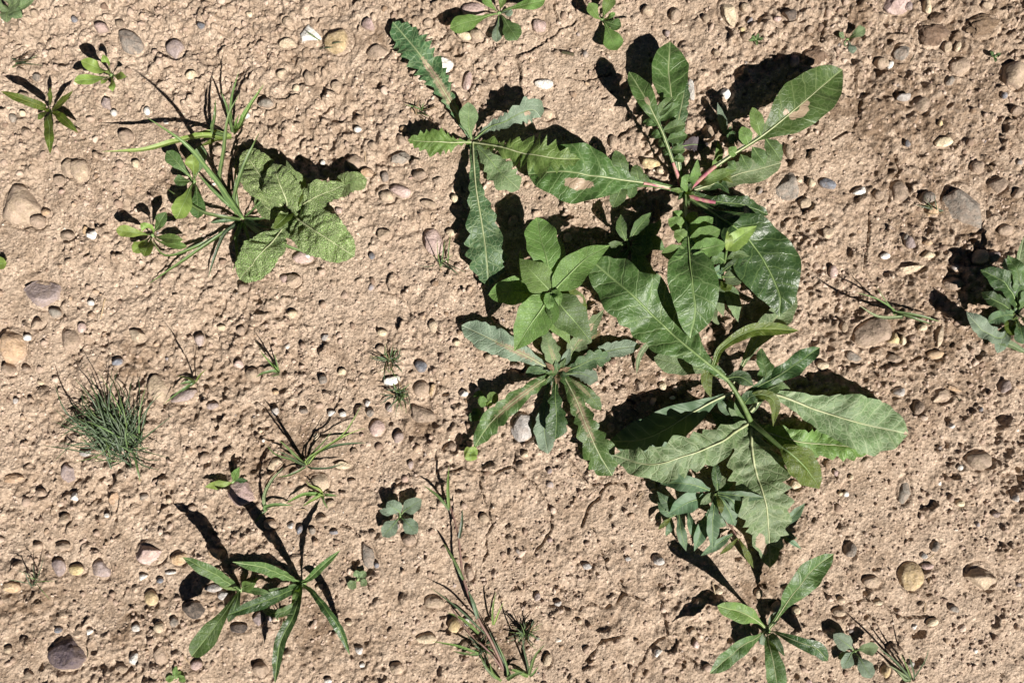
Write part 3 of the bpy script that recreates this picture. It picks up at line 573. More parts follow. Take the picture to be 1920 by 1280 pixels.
def blade(par, pts, W, mat='grass', **kw):
    kw.setdefault('fold', 0.45); kw.setdefault('wave', 0.0); kw.setdefault('n', 18); kw.setdefault('m', 2); kw.setdefault('rib', None)
    return leaf(par, pts, W, 'blade', mat, name='blade', **kw)
def crown(par, x, y, r, h, mat='crown'):
    b = baseof(par); V, F = ICO[2]; V = V * (1 + 0.6 * n3(V, 0.55, x * 0.01))[:, None] * np.array([r * 1.1, r * 1.1, h * 0.8]) * S
    wx, wy = px2w(x, y); k_ = 1.0
    V = V + np.array([wx, wy, b[2]]) - b
    return link('crown', mesh_from('crown', V, F), M[mat], par)

# ------------------------------------------------------------------ plants (x, y in photograph pixels as seen, third value height in the same unit)
# A: prickly rosette
A = empty('thistle_rosette', 885, 266, 'prickly-edged green rosette with a long leaf hanging straight down', 'weed')
crown(A, 885, 266, 9, 9)
leaf(A, [(884, 262, 4), (866, 230, 20), (840, 185, 26), (806, 130, 24), (775, 88, 22), (737, 43, 14)], 30, [(0, 4), (.12, 6), (.25, 9), (.4, 17), (.55, 26), (.7, 30), (.82, 29), (.92, 20), (.97, 11), (1, 0)], 'thistle', (15, .42, .8), 0.05, wave=.1, quilt=.3, rib='rib_pale', dust=.75, dry=[(.55, 0, .16, .25)])
leaf(A, [(884, 262, 6), (879, 236, 32), (879, 214, 50), (878, 193, 58)], 17, 'obl', 'pale', None, .2, dust=.2)
leaf(A, [(890, 262, 5), (918, 240, 28), (945, 230, 44), (975, 214, 52), (1000, 208, 46), (1014, 222, 34)], 20, [(0, 3), (.2, 5), (.35, 10), (.5, 12), (.65, 17), (.8, 22), (.92, 17), (1, 0)], 'silver', (9, .4, .6), .1, wave=.35, rib='rib_green', twist=-30, dry=[(.78, .2, .06, .3)])
leaf(A, [(888, 268, 6), (930, 275, 38), (980, 287, 68), (1035, 297, 84), (1088, 300, 80)], 34, [(0, 4), (.1, 7), (.22, 13), (.3, 12), (.42, 20), (.52, 30), (.66, 35), (.78, 30), (.9, 18), (.96, 9), (1, 0)], 'bright', (12, .62, .8), .1, wave=.18, quilt=.45, rib='rib_pale')
leaf(A, [(891, 272, 5), (918, 300, 20), (945, 330, 26), (974, 356, 18)], 24, [(0, 3), (.2, 9), (.4, 18), (.6, 25), (.8, 24), (.93, 16), (1, 0)], 'pale', (6, .4, .5), .12, wave=.12, dust=.2)
leaf(A, [(887, 270, 5), (889, 310, 30), (893, 355, 42), (902, 410, 44), (911, 470, 36), (917, 537, 20)], 33, [(0, 6), (.12, 7), (.25, 9), (.38, 13), (.5, 22), (.62, 30), (.75, 34), (.87, 31), (.95, 20), (1, 0)], 'thistle', (9, .3, .3), .06, wave=.15, quilt=.2, rib='rib_pale', dust=.25)
leaf(A, [(883, 268, 6), (852, 268, 30), (810, 267, 42), (765, 264, 36)], 24, [(0, 4), (.15, 5), (.28, 9), (.4, 19), (.55, 24), (.7, 22), (.85, 14), (.94, 8), (1, 0)], 'bright', (9, .62, .8), .05, wave=.15, quilt=.5, rib='rib_pale')

# B: tall dandelion-like rosette with pinnate leaves and pink ribs
B = empty('pinnate_rosette', 1282, 362, 'large rosette with lobed leaves and pink leaf stalks', 'weed')
crown(B, 1282, 362, 10, 11)
for a_ in range(6):
    an = a_ * 1.05 + 0.2; ln_ = 20 + (a_ * 7) % 13; leaf(B, [(1282, 362, 5), (1282 + ln_ * .5 * math.cos(an), 362 + ln_ * .5 * math.sin(an), 20), (1282 + ln_ * math.cos(an), 362 + ln_ * math.sin(an), 24)], 5.5, 'lance', ['bright', 'green', 'dark'][a_ % 3], None, .3, wave=.2, rib=None)
leaf(B, [(1276, 350, 6), (1266, 280, 34), (1258, 200, 54), (1253, 130, 52), (1255, 82, 40)], 33, [(0, 4), (.2, 5), (.38, 5), (.5, 8), (.58, 18), (.7, 32), (.82, 33), (.92, 21), (.97, 10), (1, 0)], 'green', None, .15, quilt=.25, rib='rib_pale', wave=.05)
leaf(B, [(1277, 350, 5), (1268, 280, 18), (1270, 230, 24), (1280, 180, 22), (1282, 145, 15)], 14, [(0, 3), (.2, 5), (.4, 11), (.6, 14), (.8, 11), (.93, 6), (1, 0)], 'thistle', (9, .3), .15, rib='rib_pale')
lf = leaf(B, [(1274, 350, 8), (1258, 300, 44), (1240, 250, 66), (1218, 206, 76), (1198, 170, 72), (1178, 138, 62)], 17, [(0, 3), (.3, 3), (.52, 3), (.62, 9), (.72, 17), (.82, 18), (.92, 12), (.97, 7), (1, 0)], 'green', None, .25, rib='rib_pale', ribw=1.5, dry=[(.72, 0, .05, .3)])
for x0, y0, h0, x1, y1, h1, w in [(1235, 235, 68, 1204, 232, 60, 7), (1245, 255, 60, 1220, 256, 52, 7), (1250, 272, 52, 1232, 271, 46, 7), (1256, 288, 46, 1241, 288, 42, 6), (1228, 224, 70, 1260, 185, 78, 9), (1232, 230, 68, 1274, 198, 76, 10), (1241, 248, 62, 1284, 236, 68, 10), (1248, 266, 56, 1287, 256, 62, 10), (1254, 285, 48, 1283, 284, 52, 7), (1260, 300, 42, 1282, 302, 44, 6)]:
    leaf(lf, [(x0, y0, h0), ((x0 + x1) / 2, (y0 + y1) / 2 - 1, (h0 + h1) / 2 + 4), (x1, y1, h1)], w * 1.15, 'ell', 'green', None, .3, name='leaflet', rib=None, wave=.15)
lf = leaf(B, [(1278, 360, 8), (1229, 348, 26), (1161, 339, 40), (1110, 333, 46), (1051, 324, 44), (990, 329, 32)], 52, [(0, 5), (.12, 5), (.25, 7), (.36, 12), (.46, 26), (.56, 42), (.68, 52), (.8, 50), (.9, 36), (.96, 22), (1, 0)], 'green', None, .08, quilt=.55, rib='rib_pale', ribw=2.0, wave=.06, dust=.15, dry=[(.68, -.35, .12, .25)])
for x0, y0, h0, x1, y1, h1, w in [(1172, 340, 36, 1152, 284, 46, 14), (1196, 343, 32, 1189, 311, 40, 12), (1168, 342, 36, 1148, 391, 38, 15), (1186, 345, 32, 1180, 374, 34, 10), (1206, 345, 28, 1208, 328, 34, 8)]:
    leaf(lf, [(x0, y0, h0), ((x0 + x1) / 2, (y0 + y1) / 2, (h0 + h1) / 2 + 3), (x1, y1, h1)], w, 'ell', 'green', None, .12, name='leaflet', rib='rib_green')
lf = leaf(B, [(1288, 358, 8), (1318, 330, 34), (1365, 296, 56), (1430, 254, 66), (1500, 197, 66), (1540, 163, 58), (1576, 134, 46)], 43, [(0, 5), (.12, 4), (.3, 3.5), (.42, 4), (.5, 16), (.58, 34), (.68, 44), (.8, 42), (.9, 31), (.96, 18), (1, 0)], 'green', None, .22, quilt=.35, rib='rib_pale', ribw=2.8, wave=.06, dry=[(.66, .3, .055, .24), (.70, .12, .04, .2), (.62, .2, .03, .25), (.60, -.18, .02, .15)])
for x0, y0, h0, x1, y1, h1, w in [(1424, 258, 66, 1408, 204, 76, 13), (1402, 275, 62, 1388, 240, 72, 13), (1378, 292, 58, 1364, 279, 66, 10), (1386, 292, 58, 1402, 320, 54, 11), (1408, 278, 62, 1432, 312, 56, 13), (1432, 262, 66, 1462, 304, 58, 15), (1362, 305, 54, 1378, 318, 50, 8)]:
    leaf(lf, [(x0, y0, h0), ((x0 + x1) / 2, (y0 + y1) / 2, (h0 + h1) / 2 + 4), (x1, y1, h1)], w, 'ell', 'bright' if y1 < y0 else 'green', None, .18, name='leaflet', rib='rib_green')
stem(B, [(1278, 361, 6), (1252, 354, 18), (1205, 345, 34)], 4.6, 3.2, 'rib_pink', 'stalk')
stem(B, [(1287, 358, 8), (1312, 336, 31), (1340, 312, 49)], 5.0, 3.8, 'rib_pink', 'stalk')
stem(B, [(1276, 352, 8), (1268, 328, 26), (1260, 306, 43)], 4.6, 2.8, 'rib_pink', 'stalk')
stem(B, [(1286, 366, 6), (1305, 374, 14), (1340, 381, 22)], 5.0, 3.2, 'rib_pink', 'stalk')
leaf(B, [(1300, 358, 5), (1345, 343, 12), (1385, 327, 16), (1425, 318, 14), (1462, 308, 8)], 22, [(0, 3), (.2, 8), (.4, 18), (.6, 23), (.8, 20), (.93, 12), (1, 0)], 'pale', None, .05, rib='rib_pale')
leaf(B, [(1290, 364, 6), (1335, 378, 20), (1390, 386, 24), (1438, 404, 12)], 15, [(0, 5), (.3, 9), (.55, 14), (.75, 15), (.92, 9), (1, 0)], 'dark', (7, .2), .15, wave=.3)
lf = leaf(B, [(1282, 366, 10), (1284, 410, 62), (1290, 470, 104), (1295, 530, 124), (1300, 585, 118), (1292, 634, 98)], 45, [(0, 4), (.2, 4), (.4, 6), (.48, 20), (.56, 38), (.66, 43), (.78, 40), (.88, 29), (.95, 15), (1, 0)], 'green', None, .14, quilt=.35, rib='rib_green', ribw=2.6, wave=.05, dust=.45)
for x0, y0, h0, x1, y1, h1, w in [(1281, 414, 48, 1259, 398, 54, 9), (1284, 432, 58, 1251, 412, 64, 13), (1286, 452, 68, 1263, 434, 74, 12), (1288, 472, 78, 1238, 476, 76, 13), (1289, 488, 82, 1250, 493, 80, 9), (1283, 420, 50, 1306, 400, 60, 9), (1285, 440, 62, 1335, 410, 72, 13), (1287, 458, 70, 1348, 432, 80, 16), (1289, 474, 78, 1358, 458, 84, 16), (1290, 486, 82, 1330, 480, 84, 10)]:
    h0 *= 1.27; h1 *= 1.27
    leaf(lf, [(x0, y0, h0), ((x0 + x1) / 2, (y0 + y1) / 2, (h0 + h1) / 2 + 5), (x1, y1, h1)], w * 1.1, 'ell', 'bright', None, .15, name='leaflet', rib='rib_green')
leaf(B, [(1290, 372, 6), (1345, 408, 36), (1402, 448, 54), (1430, 484, 56), (1450, 525, 50), (1460, 558, 42), (1458, 594, 30)], 56, [(0, 4), (.2, 8), (.3, 24), (.42, 44), (.56, 57), (.7, 55), (.82, 40), (.92, 21), (1, 0)], 'dark', None, .1, quilt=.55, rib='rib_green', ribw=2.4, wave=.05)
leaf(B, [(1292, 352, 6), (1286, 345, 26), (1294, 338, 36), (1312, 330, 30)], 14, 'ovate', 'bright', None, .1)
leaf(B, [(1300, 350, 8), (1302, 330, 36), (1306, 300, 46)], 11, 'ovate', 'bright', None, .1)
leaf(B, [(1310, 342, 8), (1322, 338, 34), (1350, 328, 36), (1380, 320, 28)], 12, 'ovate', 'bright', None, .1)
leaf(B, [(1330, 330, 6), (1342, 305, 30), (1345, 283, 40), (1343, 265, 40)], 8, 'lance', 'bright', None, .4, rib=None)
leaf(B, [(1310, 350, 4), (1345, 345, 14), (1365, 365, 18)], 13, 'ovate', 'dark', None, .15)
leaf(B, [(1330, 345, 3), (1352, 330, 20), (1372, 345, 14)], 12, 'ovate', 'olive', None, .2)
leaf(B, [(1362, 262, 3), (1352, 232, 20), (1343, 195, 26)], 8, 'lance', 'silver', None, .3, rib=None)
leaf(B, [(1374, 270, 3), (1365, 250, 20), (1370, 238, 26)], 10, 'ovate', 'dark', (6, .5, .8), .1, rib=None)
dl = empty('withered_leaf', 1300, 274, 'withered purplish leaf lying beside the pink leaf stalks', 'dead leaf')
leaf(dl, [(1276, 276, 3), (1295, 273, 6), (1325, 274, 4)], 13, 'ell', 'purpleleaf', (6, .3), .1, wave=.2)

# C: upright plant with opposite ovate leaves
Cp = empty('upright_weed', 1028, 556, 'upright light green weed with smooth pointed oval leaves', 'weed')
stem(Cp, [(1028, 560, -4), (1028, 556, 40), (1033, 546, 92)], 4, 2.6)
leaf(Cp, [(1024, 552, 50), (975, 545, 54), (945, 548, 50), (916, 553, 40)], 25, 'ell', 'bright', None, .1, wave=.05)
leaf(Cp, [(1038, 556, 46), (1070, 558, 52), (1090, 572, 46), (1098, 590, 36)], 18, 'ovate', 'olive', None, .15, dry=[(.6, -.4, .15, .4)])
leaf(Cp, [(1030, 562, 46), (1040, 600, 54), (1060, 628, 46), (1068, 646, 36)], 17, 'ovate', 'bright', None, .15)
leaf(Cp, [(1034, 552, 44), (1045, 505, 52), (1048, 470, 50), (1044, 445, 40)], 13, 'ell', 'pale', None, .15, dust=.5)
leaf(Cp, [(1042, 545, 46), (1056, 512, 52), (1066, 490, 48)], 13, 'ovate', 'dark', None, .15)
leaf(Cp, [(1026, 550, 60), (995, 540, 66), (980, 500, 60), (975, 465, 46)], 10, 'ovate', 'bright', None, .15)
leaf(Cp, [(1032, 540, 84), (1026, 490, 92), (1015, 450, 88), (1006, 408, 76)], 28, [(0, 4), (.12, 8), (.25, 17), (.4, 25), (.6, 29), (.78, 27), (.9, 20), (.97, 10), (1, 0)], 'bright', None, .18, wave=.08)
leaf(Cp, [(1030, 544, 86), (1008, 520, 96), (990, 502, 94), (974, 485, 84)], 27, 'ovate', 'bright', None, .15)
leaf(Cp, [(1038, 545, 86), (1062, 520, 98), (1100, 484, 98), (1144, 460, 84)], 27, 'ovate', 'bright', None, .12, wave=.06)
leaf(Cp, [(1030, 552, 86), (1015, 580, 98), (992, 612, 94), (964, 658, 74)], 34, 'ovate', 'bright', None, .22)
leaf(Cp, [(1037, 552, 86), (1056, 578, 98), (1080, 605, 92), (1107, 641, 74)], 32, 'ovate', 'green', None, .14, wave=.05)
leaf(Cp, [(1034, 548, 90), (1030, 566, 98), (1034, 584, 92)], 11, 'ovate', 'bright', None, .3)
leaf(Cp, [(1034, 546, 90), (1046, 556, 98), (1048, 574, 94)], 9, 'ovate', 'bright', None, .3, rib=None)

# D: dusty flat rosette
D = empty('dusty_rosette', 1046, 698, 'flat dusty rosette with soil smeared along its wavy leaves', 'weed')
crown(D, 1046, 698, 10, 9)
for a_ in range(9):
    an = a_ * 0.7 + 0.3; ln_ = 22 + (a_ * 7) % 13; leaf(D, [(1046, 698, 4), (1046 + ln_ * .5 * math.cos(an), 698 + ln_ * .5 * math.sin(an), 16), (1046 + ln_ * math.cos(an), 698 + ln_ * math.sin(an), 20)], 5.5, 'lance', ['thistle', 'green', 'deadleaf'][a_ % 3], (4, .3), .3, wave=.2, dust=.6, rib=None)
leaf(D, [(1036, 694, 4), (985, 666, 14), (930, 640, 18), (866, 610, 12)], 24, [(0, 5), (.2, 9), (.4, 18), (.6, 24), (.8, 24), (.92, 16), (.97, 9), (1, 0)], 'silver', (8, .12), .1, wave=.1, dust=.75, rib='rib_pale')
leaf(D, [(1034, 702, 5), (985, 735, 32), (935, 776, 36), (908, 808, 26), (889, 840, 10)], 19, [(0, 6), (.2, 11), (.4, 15), (.6, 19), (.78, 18), (.9, 11), (1, 0)], 'green', (6, .3, .4), .05, wave=.22, dust=.8, rib='rib_pale')
leaf(D, [(1042, 704, 5), (1040, 740, 26), (1043, 780, 32), (1041, 822, 22)], 20, [(0, 4), (.3, 6), (.42, 13), (.52, 10), (.62, 17), (.75, 20), (.88, 17), (.95, 10), (1, 0)], 'dark', (6, .25, .3), .12, wave=.15, dust=.3)
leaf(D, [(1035, 706, 3), (1022, 750, 10), (1020, 800, 12), (1027, 850, 6)], 19, [(0, 3), (.35, 6), (.55, 15), (.75, 20), (.9, 14), (1, 0)], 'silver', (6, .2), .12, wave=.1)
leaf(D, [(1056, 704, 5), (1080, 750, 26), (1100, 800, 38), (1122, 848, 34), (1147, 890, 18)], 28, [(0, 6), (.2, 12), (.38, 17), (.55, 22), (.7, 28), (.84, 27), (.94, 17), (1, 0)], 'green', (8, .35, .4), .06, wave=.18, dust=.75, rib='rib_pale')
leaf(D, [(1056, 696, 5), (1085, 685, 20), (1115, 672, 24), (1145, 672, 12)], 17, [(0, 4), (.25, 9), (.5, 16), (.75, 16), (.92, 9), (1, 0)], 'thistle', (6, .35), .12, wave=.2, dust=.5)
leaf(D, [(1062, 690, 4), (1110, 668, 14), (1150, 655, 16), (1200, 648, 8)], 15, [(0, 3), (.3, 8), (.55, 14), (.8, 14), (.94, 8), (1, 0)], 'silver', (7, .25), .1, wave=.15, dust=.3)
leaf(D, [(1060, 704, 5), (1085, 722, 20), (1108, 745, 22), (1126, 768, 12)], 12, 'obl', 'green', (5, .25), .12, dust=.8)
leaf(D, [(1046, 692, 5), (1034, 660, 30), (1026, 635, 34), (1020, 612, 28)], 16, 'lance', 'pale', (5, .25), .15, dust=.7)
leaf(D, [(1056, 690, 5), (1085, 640, 22), (1110, 608, 26), (1132, 580, 18)], 18, 'lance', 'pale', (6, .3), .12, dust=.6, dry=[(.6, 0, .2, .5)])
leaf(D, [(1060, 700, 4), (1090, 700, 14), (1120, 712, 10)], 15, 'obl', 'silver', (5, .3), .12, wave=.15)
leaf(D, [(1032, 698, 4), (1008, 694, 14), (985, 700, 8)], 10, 'obl', 'thistle', None, .15)
leaf(D, [(1050, 692, 4), (1062, 668, 20), (1068, 650, 16)], 8, 'lance', 'silver', None, .3, dust=.6)
dl = empty('withered_leaf', 1108, 640, 'crumpled brown dead leaf between the dusty rosette and the broad arching leaf', 'dead leaf')
leaf(dl, [(1095, 655, 3), (1108, 640, 7), (1126, 618, 3)], 13, 'ovate', 'deadleaf', (5, .3), .2, wave=.35)

# E: tall coarse plant with huge leaves
E = empty('coarse_tall_weed', 1404, 796, 'tall coarse weed with a thick stem and huge spreading leaves', 'weed')
stem(E, [(1412, 800, -6), (1404, 786, 46), (1385, 748, 80), (1360, 710, 94), (1330, 682, 96)], 5.5, 3)
stem(E, [(1404, 788, 42), (1430, 810, 66), (1462, 838, 84)], 5, 3.5)
crown(E, 1404, 794, 13, 14, 'stem_green')
leaf(E, [(1362, 712, 94), (1318, 676, 96), (1275, 640, 94), (1231, 598, 92), (1166, 539, 90), (1106, 488, 78)], 48, [(0, 5), (.12, 10), (.22, 20), (.32, 34), (.44, 48), (.56, 52), (.68, 50), (.8, 46), (.89, 36), (.95, 22), (1, 0)], 'green', (7, .2, .4), .05, quilt=.45, rib='rib_green', ribw=3.2, wave=.06, dust=.2)
leaf(E, [(1404, 770, 30), (1441, 738, 44), (1530, 768, 48), (1612, 793, 38), (1698, 812, 20)], 50, [(0, 5), (.18, 8), (.32, 19), (.42, 28), (.56, 42), (.7, 52), (.82, 47), (.92, 31), (.97, 17), (1, 0)], 'pale', (9, .12, .6), .15, quilt=.6, rib='rib_pale', ribw=3, wave=.04, dust=.25, dry=[(.995, 0, .03, .6)])
leaf(E, [(1410, 800, 14), (1444, 812, 26), (1503, 828, 28), (1579, 834, 20), (1633, 842, 10)], 26, [(0, 8), (.15, 17), (.35, 22), (.55, 26), (.75, 25), (.9, 15), (1, 0)], 'bright', (9, .3, .5), .06, quilt=.5, rib='rib_pale', wave=.08)
leaf(E, [(1404, 794, 16), (1410, 850, 44), (1426, 920, 48), (1438, 985, 36), (1440, 1062, 14)], 52, [(0, 10), (.1, 24), (.2, 42), (.32, 54), (.42, 46), (.52, 48), (.64, 44), (.76, 35), (.87, 23), (.95, 10), (1, 0)], 'pale', (10, .32, .6), .13, quilt=.55, rib='rib_pale', ribw=3, wave=.07, dust=.25, dry=[(.82, .5, .1, .4)])
leaf(E, [(1402, 792, 24), (1333, 834, 72), (1279, 853, 80), (1215, 868, 72), (1148, 852, 48)], 34, [(0, 7), (.15, 18), (.3, 28), (.45, 34), (.6, 36), (.75, 32), (.88, 22), (.96, 11), (1, 0)], 'pale', (8, .36, .6), .06, quilt=.5, rib='rib_pale', ribw=3, wave=.08)
leaf(E, [(1372, 734, 30), (1322, 757, 34), (1247, 802, 28), (1195, 822, 20), (1140, 826, 10)], 36, [(0, 3), (.15, 6), (.25, 14), (.4, 28), (.6, 38), (.78, 34), (.9, 21), (1, 0)], 'blue', None, .1, quilt=.3, rib='rib_pale', ribw=2.6)
leaf(E, [(1385, 748, 60), (1410, 728, 82), (1450, 706, 92), (1495, 678, 92), (1533, 651, 84)], 17, [(0, 3), (.25, 6), (.45, 13), (.65, 17), (.82, 16), (.94, 9), (1, 0)], 'dark', None, .15, wave=.4, rib='rib_green')
leaf(E, [(1392, 752, 60), (1420, 728, 80), (1432, 700, 88), (1426, 672, 88), (1424, 652, 80)], 13, 'obl', 'green', (5, .3), .15, wave=.4)
leaf(E, [(1396, 754, 50), (1428, 734, 66), (1455, 722, 70), (1478, 728, 62)], 15, 'ovate', 'green', (5, .3), .1, wave=.4)
leaf(E, [(1360, 708, 96), (1385, 706, 106), (1410, 722, 100)], 13, 'lance', 'dark', None, .2)
leaf(E, [(1390, 752, 70), (1420, 738, 90), (1448, 752, 88), (1446, 798, 66)], 10, 'lance', 'olive', None, .3)
leaf(E, [(1392, 756, 66), (1404, 742, 84), (1424, 738, 84)], 13, 'ovate', 'dark', None, .2)
leaf(E, [(1462, 836, 82), (1480, 850, 88), (1503, 872, 80), (1522, 896, 64), (1532, 914, 50)], 29, [(0, 6), (.12, 18), (.3, 29), (.5, 28), (.7, 22), (.85, 13), (1, 0)], 'olive', None, .12, quilt=.3)
leaf(E, [(1335, 684, 96), (1352, 650, 104), (1412, 618, 100), (1494, 620, 72)], 12, 'strap', 'olive', None, .4, quilt=0)
leaf(E, [(1360, 712, 70), (1330, 694, 78), (1322, 715, 74), (1331, 746, 62)], 11, 'lance', 'olive', None, .2)
leaf(E, [(1342, 690, 30), (1315, 692, 36), (1268, 682, 32), (1224, 670, 20)], 20, 'obl', 'pale', None, .12)
leaf(E, [(1270, 650, 14), (1225, 640, 20), (1199, 664, 16), (1192, 700, 6)], 5, 'strap', 'pale', None, .3, rib=None)
leaf(E, [(1400, 784, 30), (1385, 765, 46), (1376, 738, 52)], 11, 'lance', 'green', None, .25)
leaf(E, [(1400, 790, 12), (1378, 770, 24), (1362, 745, 26)], 15, 'ovate', 'pale', None, .15)
leaf(E, [(1372, 718, 40), (1412, 642, 34), (1452, 596, 26), (1490, 556, 14)], 22, [(0, 2), (.2, 4), (.4, 11), (.6, 20), (.8, 23), (.93, 14), (1, 0)], 'pale', None, .1, rib='rib_pale')
leaf(E, [(1396, 782, 14), (1355, 762, 20), (1345, 735, 18)], 11, 'lance', 'blue', None, .2)
leaf(E, [(1392, 786, 10), (1360, 795, 16), (1330, 770, 12)], 14, 'lance', 'dark', None, .2)

# F: glaucous plant with narrow leaves
F_ = empty('glaucous_weed', 1338, 934, 'blue-green weed with narrow pointed leaves below the big downward leaf', 'weed')
stem(F_, [(1335, 938, -4), (1338, 930, 30), (1342, 922, 62)], 3.4, 2.4)
stem(F_, [(1335, 938, -2), (1318, 918, 24), (1300, 904, 30)], 3, 2, 'stem_purple')
stem(F_, [(1338, 940, -2), (1366, 980, 22), (1380, 1002, 26)], 2.6, 1.8, 'stem_purple')
stem(F_, [(1330, 940, -2), (1285, 955, 20), (1254, 970, 26)], 2.6, 1.8)
for pts, w, mt in [([(1330, 918, 54), (1300, 908, 66), (1270, 904, 64), (1238, 906, 52)], 15, 'blue'), ([(1345, 922, 56), (1385, 928, 66), (1434, 932, 58)], 9, 'blue'), ([(1341, 928, 56), (1336, 968, 66), (1335, 1028, 46)], 12, 'blue'),
    ([(1330, 955, 30), (1318, 985, 40), (1301, 1032, 26)], 12, 'blue'), ([(1290, 958, 24), (1296, 985, 34), (1307, 1014, 24)], 8, 'blue'), ([(1272, 964, 24), (1276, 995, 34), (1286, 1032, 22)], 9, 'blue'), ([(1372, 1000, 22), (1345, 1018, 30), (1313, 1041, 18)], 9, 'blue'),
    ([(1285, 960, 22), (1250, 940, 34), (1231, 920, 30)], 12, 'blue'), ([(1270, 965, 20), (1245, 955, 28), (1232, 940, 22)], 9, 'blue'), ([(1330, 930, 40), (1290, 940, 48), (1252, 964, 36)], 18, 'blue'), ([(1462, 985, 14), (1482, 970, 26), (1509, 942, 28)], 9, 'blue'),
    ([(1456, 996, 10), (1475, 1000, 16), (1494, 1009, 12)], 5, 'blue'), ([(1456, 1000, 8), (1478, 1010, 14), (1502, 1028, 8)], 5, 'blue'), ([(1344, 918, 50), (1352, 900, 62), (1362, 890, 58)], 8, 'pale'), ([(1382, 1008, 20), (1368, 1022, 26), (1348, 1039, 14)], 5, 'olive'),
    ([(1384, 1008, 20), (1396, 1030, 26), (1412, 1064, 10)], 6, 'olive'), ([(1258, 970, 20), (1248, 978, 30), (1233, 992, 24)], 5, 'olive'), ([(1258, 972, 18), (1254, 990, 26), (1248, 1004, 18)], 6, 'blue'), ([(1345, 926, 50), (1370, 935, 58), (1392, 970, 44)], 9, 'blue'),
    ([(1346, 928, 44), (1362, 950, 50), (1378, 985, 36)], 16, 'blue'), ([(1343, 926, 60), (1350, 945, 72), (1352, 962, 66)], 6, 'olive'), ([(1336, 922, 52), (1325, 935, 62), (1312, 945, 54)], 8, 'pale'), ([(1334, 950, 26), (1345, 975, 30), (1362, 985, 22)], 10, 'blue'),
    ([(1300, 906, 24), (1260, 890, 30), (1238, 905, 24)], 10, 'blue'), ([(1344, 918, 54), (1342, 890, 66), (1340, 862, 60)], 9, 'dark'), ([(1335, 936, 16), (1352, 915, 24), (1375, 905, 22)], 9, 'blue')]:
    leaf(F_, pts, w, 'lance', mt, None, .3, rib='rib_green')

# G: bright sprout between B and E
G = empty('leafy_sprout', 1352, 520, 'bright pale green leafy sprout tucked beside the dark round drooping leaf', 'weed')
stem(G, [(1350, 530, -4), (1354, 505, 40), (1360, 470, 74)], 3.2, 2.2)
for pts, w, mt in [([(1358, 470, 70), (1380, 450, 84), (1416, 425, 76)], 16, 'lime'), ([(1360, 470, 72), (1364, 455, 88), (1361, 434, 86)], 8, 'lime'), ([(1352, 510, 46), (1370, 498, 58), (1398, 488, 48)], 9, 'dark'), ([(1354, 520, 36), (1376, 518, 46), (1400, 498, 42)], 16, 'pale'),
    ([(1350, 522, 30), (1340, 512, 42), (1366, 496, 40)], 9, 'blue'), ([(1348, 528, 20), (1342, 556, 28), (1354, 594, 14)], 13, 'pale'), ([(1352, 530, 18), (1370, 560, 26), (1381, 604, 10)], 14, 'pale'), ([(1350, 528, 26), (1358, 540, 36), (1372, 534, 34)], 8, 'olive'),
    ([(1356, 490, 56), (1345, 485, 68), (1326, 498, 60)], 11, 'green'), ([(1356, 494, 50), (1378, 478, 62), (1402, 482, 52)], 8, 'green'), ([(1345, 530, 12), (1335, 590, 20), (1348, 612, 8)], 10, 'pale')]:
    leaf(G, pts, w, 'ovate' if w > 9 else 'lance', mt, None, .25)

# H: plant in the shade
Hh = empty('shaded_weed', 1178, 462, 'dark leafy weed standing in deep shade under the arching leaf', 'weed')
stem(Hh, [(1180, 470, -4), (1177, 458, 26), (1174, 448, 44)], 3, 2)
for pts, w in [([(1172, 452, 40), (1164, 430, 50), (1163, 403, 44)], 10), ([(1180, 450, 40), (1195, 428, 50), (1222, 398, 44)], 11), ([(1184, 462, 24), (1206, 470, 34), (1213, 432, 32)], 12), ([(1172, 458, 26), (1150, 466, 34), (1122, 488, 24)], 13),
    ([(1182, 464, 20), (1194, 485, 28), (1190, 516, 18)], 12), ([(1184, 458, 16), (1220, 455, 22), (1246, 470, 14)], 15), ([(1178, 468, 12), (1160, 492, 18), (1150, 512, 8)], 11), ([(1186, 450, 14), (1225, 430, 20), (1238, 412, 12)], 11)]:
    leaf(Hh, pts, w, 'lance', 'green', None, .2)
leaf(Hh, [(1185, 470, 8), (1215, 510, 14), (1240, 520, 10)], 12, 'ovate', 'pale', None, .15)
stw = empty('broken_straw', 1230, 395, 'short split piece of pale dead stalk by the pink leaf stalks', 'straw')
leaf(stw, [(1230, 376, 6), (1231, 400, 10), (1233, 424, 4)], 5, 'strap', 'deadleaf', None, .5, rib=None)

# I: wrinkled-leaved rosette
I_ = empty('wrinkled_rosette', 548, 398, 'rosette of thick wrinkled oval leaves with a netted surface', 'weed')
crown(I_, 548, 398, 9, 8)
leaf(I_, [(532, 392, 4), (508, 362, 39), (484, 326, 45), (456, 282, 30)], 33, [(0, 3), (.12, 5), (.22, 18), (.4, 32), (.6, 35), (.78, 30), (.9, 20), (.96, 11), (1, 0)], 'wrinkle', (12, .1), .12, dust=.16, quilt=.6, rib='rib_pale')
leaf(I_, [(545, 392, 5), (536, 374, 51), (524, 348, 66), (512, 306, 54)], 31, [(0, 3), (.1, 6), (.2, 20), (.4, 31), (.6, 32), (.8, 25), (.92, 14), (1, 0)], 'wrinkle', (12, .08), .12, dust=.16, quilt=.6, rib='rib_pale')
leaf(I_, [(540, 396, 4), (516, 396, 24), (498, 388, 24), (480, 366, 15)], 17, 'round', 'wrinkle', (8, .1), .1, dust=.16, quilt=.5, rib='rib_pale')
leaf(I_, [(560, 384, 4), (560, 345, 33), (545, 325, 45), (536, 300, 36)], 15, 'ovate', 'wrinkle', (7, .1), .15, dust=.16)
